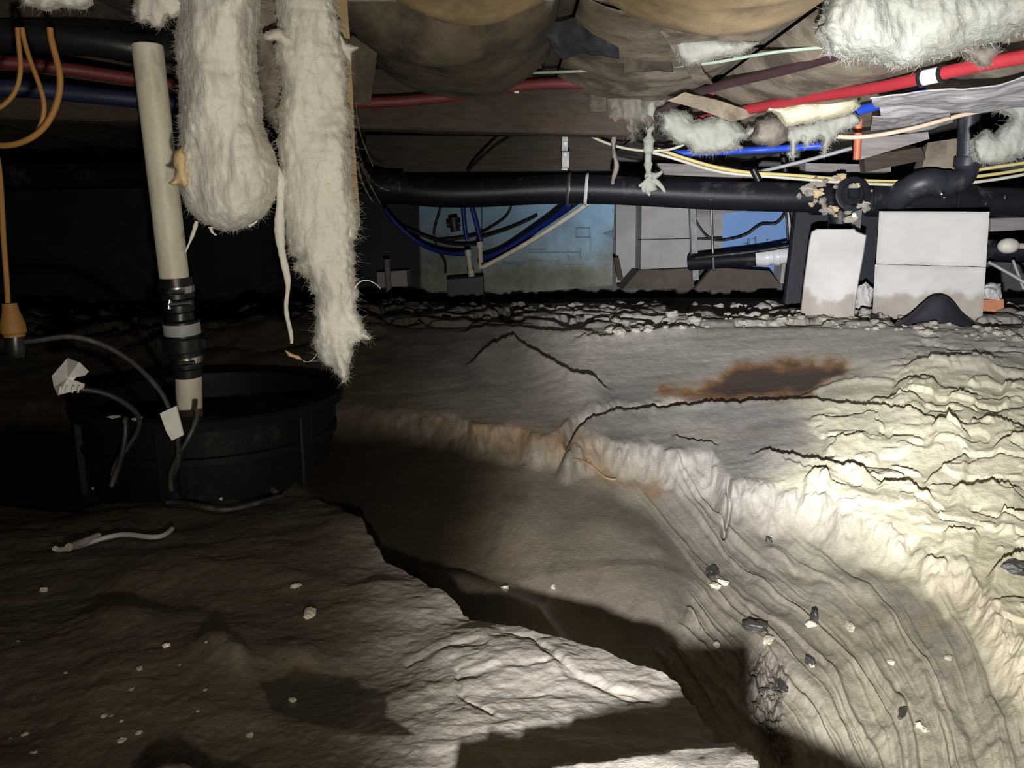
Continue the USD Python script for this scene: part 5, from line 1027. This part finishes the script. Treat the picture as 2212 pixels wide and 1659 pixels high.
# ------------------------------------------------------------------ small things on the mud
tw = thing('twig', 'thin wet forked twig lying at the mouth of the gully', 'twig', on_floor(1290, 1020))
def gpath(pts, r, lift=0.004):
    q = []
    for px, py in pts:
        w = on_floor(px, py); q.append([w[0], w[1], w[2] + lift])
    return tube(smooth_path(q, 30), r, 8)
obj('stem', gpath([(1238, 998), (1256, 1000), (1282, 1014), (1308, 1036), (1330, 1040)], 0.0028), M['twig'], tw)
obj('fork', gpath([(1262, 1004), (1270, 996), (1278, 1010)], 0.002), M['twig'], tw)
chips = [((1540, 1238), (0.05, 0.028, 0.014), 'chip', 'dark wet chip lying by the soft mud lobe'), ((1560, 1262), (0.026, 0.012, 0.012), 'chipw', 'pale wet chip under the dark chip by the lobe'),
         ((1545, 1268), (0.02, 0.02, 0.010), 'chipw', 'small glossy pale chip left of the other by the lobe'), ((1758, 1348), (0.016, 0.012, 0.040), 'chip', 'pointed dark shard standing up in the ribbed mud'),
         ((1752, 1352), (0.022, 0.012, 0.012), 'chipw', 'pale chip at the foot of the pointed shard'), ((1835, 1357), (0.032, 0.014, 0.012), 'chipw', 'flat pale chip right of the pointed shard'),
         ((1632, 1360), (0.045, 0.026, 0.02), 'chip', 'black lump at the upper end of the scum patch'), ((1660, 1386), (0.03, 0.016, 0.012), 'chipw', 'tan glossy lump inside the scum patch'),
         ((1750, 1438), (0.02, 0.012, 0.02), 'chip', 'dark chip right of the scum patch'), ((1754, 1440), (0.012, 0.010, 0.010), 'chipw', 'white pebble against the dark chip'),
         ((1690, 1484), (0.034, 0.012, 0.012), 'chip', 'black stick end in the middle of the scum patch'), ((1662, 1500), (0.04, 0.012, 0.012), 'chip', 'black stick end at the left of the scum patch'),
         ((1548, 1396), (0.012, 0.012, 0.010), 'chipw', 'lone pale pebble left of the scum patch'), ((2048, 1424), (0.014, 0.012, 0.010), 'clod', 'round clay pebble on the right bank of the channel'),
         ((1925, 1435), (0.012, 0.012, 0.010), 'chipw', 'pale pebble in the ribbed mud nearest the right bank'), ((1998, 1582), (0.012, 0.011, 0.010), 'chipw', 'white pebble at the lower right of the channel'),
         ((1660, 1170), (0.016, 0.012, 0.014), 'chip', 'dark chip in the channel below the long scarp'), ((1664, 1164), (0.009, 0.008, 0.009), 'chipw', 'bright pebble beside the chip below the scarp'),
         ((2190, 1235), (0.05, 0.03, 0.03), 'chip', 'dark stone near the right edge of the clay bank'), ((1950, 1546), (0.03, 0.010, 0.018), 'chip', 'dark sliver in the lower right of the channel'),
         ((1985, 1572), (0.012, 0.010, 0.012), 'chipw', 'pale bit at the end of the dark sliver'), ((1090, 1272), (0.018, 0.010, 0.008), 'chipw', 'pale flat bit on the dark wedge of mud'),
         ((1195, 1270), (0.016, 0.010, 0.008), 'chipw', 'second pale bit further right on the dark wedge'), ((95, 1278), (0.012, 0.010, 0.010), 'chipw', 'pale pebble at the far left of the near bank'),
         ((360, 1398), (0.009, 0.008, 0.008), 'chipw', 'tiny pale pebble in the middle of the dark near bank'), ((622, 1308), (0.010, 0.010, 0.006), 'chip', 'tiny dark pebble on the near bank'),
         ((640, 1268), (0.020, 0.010, 0.008), 'clod', 'small clay crumb on the near bank'), ((668, 1330), (0.028, 0.018, 0.012), 'clod', 'curled clay crumb low on the near bank')]
for k, ((px, py), sz, m, l) in enumerate(chips):
    w = on_floor(px, py); sz = tuple(q * 0.72 for q in sz)
    rock(w + [0, 0, sz[2] * 0.3], sz, 100 + k, M[m], 'mud_chip' if m == 'chip' else 'pebble', l, 'chip' if m == 'chip' else 'pebble', flat=1.0)
# crumbs of clay along the crest of the upland and in the lee of it
r_ = np.random.default_rng(3)
first = {}
n_c = 0
while n_c < 130:
    px = 1320 + 950 * r_.random()
    cy = np.interp(px, [1180, 1330, 1480, 1700, 1950, 2270], [735, 716, 705, 700, 710, 742])
    py = cy - 42 * r_.random() ** 1.4 + 6
    w = on_floor(px, py)
    s = 0.008 + 0.030 * r_.random() ** 2.6
    kind = n_c % 4
    if kind not in first:
        s0 = trimesh.creation.icosphere(subdivisions=2)
        v = s0.vertices * (1 + 1.5 * (meshkit.fbm(s0.vertices * 2.2 + kind * 5, 4, kind) - .5))[:, None] * [0.62, 0.5, 0.34]
        first[kind] = trimesh.Trimesh(v, s0.faces, process=False)
    path = numbered('/World', 'clay_clod')
    x = UsdGeom.Xform.Define(stage, path)
    x.AddTranslateOp().Set(Gf.Vec3d(float(w[0]), float(w[1]), float(w[2] + s * 0.15)))
    x.AddRotateZOp().Set(float(360 * r_.random())); x.AddScaleOp().Set(Gf.Vec3f(s, s, s))
    tag(x, 'small clay clod lying along the crest in front of the piers', 'clod', 'clay clods along the crest')
    if kind in (0, 1, 2, 3) and not isinstance(first[kind], str):
        v, f, nn = meshkit.arrays(first[kind], True)
        mm = usdkit.mesh(stage, path + '/lump', (v, f), M['clod']); mm.CreateNormalsAttr(Vt.Vec3fArray.FromNumpy(nn.astype(np.float32))); mm.SetNormalsInterpolation('vertex')
        first[kind] = path
    else:
        x.GetPrim().GetReferences().AddInternalReference(first[kind]); x.GetPrim().SetInstanceable(True)
    n_c += 1
# crumbs of clay trodden into the near bank at the lower left
for k in range(22):
    px, py = 20 + 640 * r_.random() ** 1.3, 1380 + 260 * r_.random()
    w = on_floor(px, py); sz = 0.003 + 0.004 * r_.random() ** 2
    x = UsdGeom.Xform.Define(stage, numbered('/World', 'bank_crumb'))
    x.AddTranslateOp().Set(Gf.Vec3d(float(w[0]), float(w[1]), float(w[2] + sz * 0.1)))
    x.AddRotateZOp().Set(float(360 * r_.random())); x.AddScaleOp().Set(Gf.Vec3f(sz, sz, sz))
    tag(x, 'tiny clay crumb trodden into the dark near bank at lower left', 'crumb', 'clay crumbs on the near bank')
    x.GetPrim().GetReferences().AddInternalReference(first[k % 4]); x.GetPrim().SetInstanceable(True)
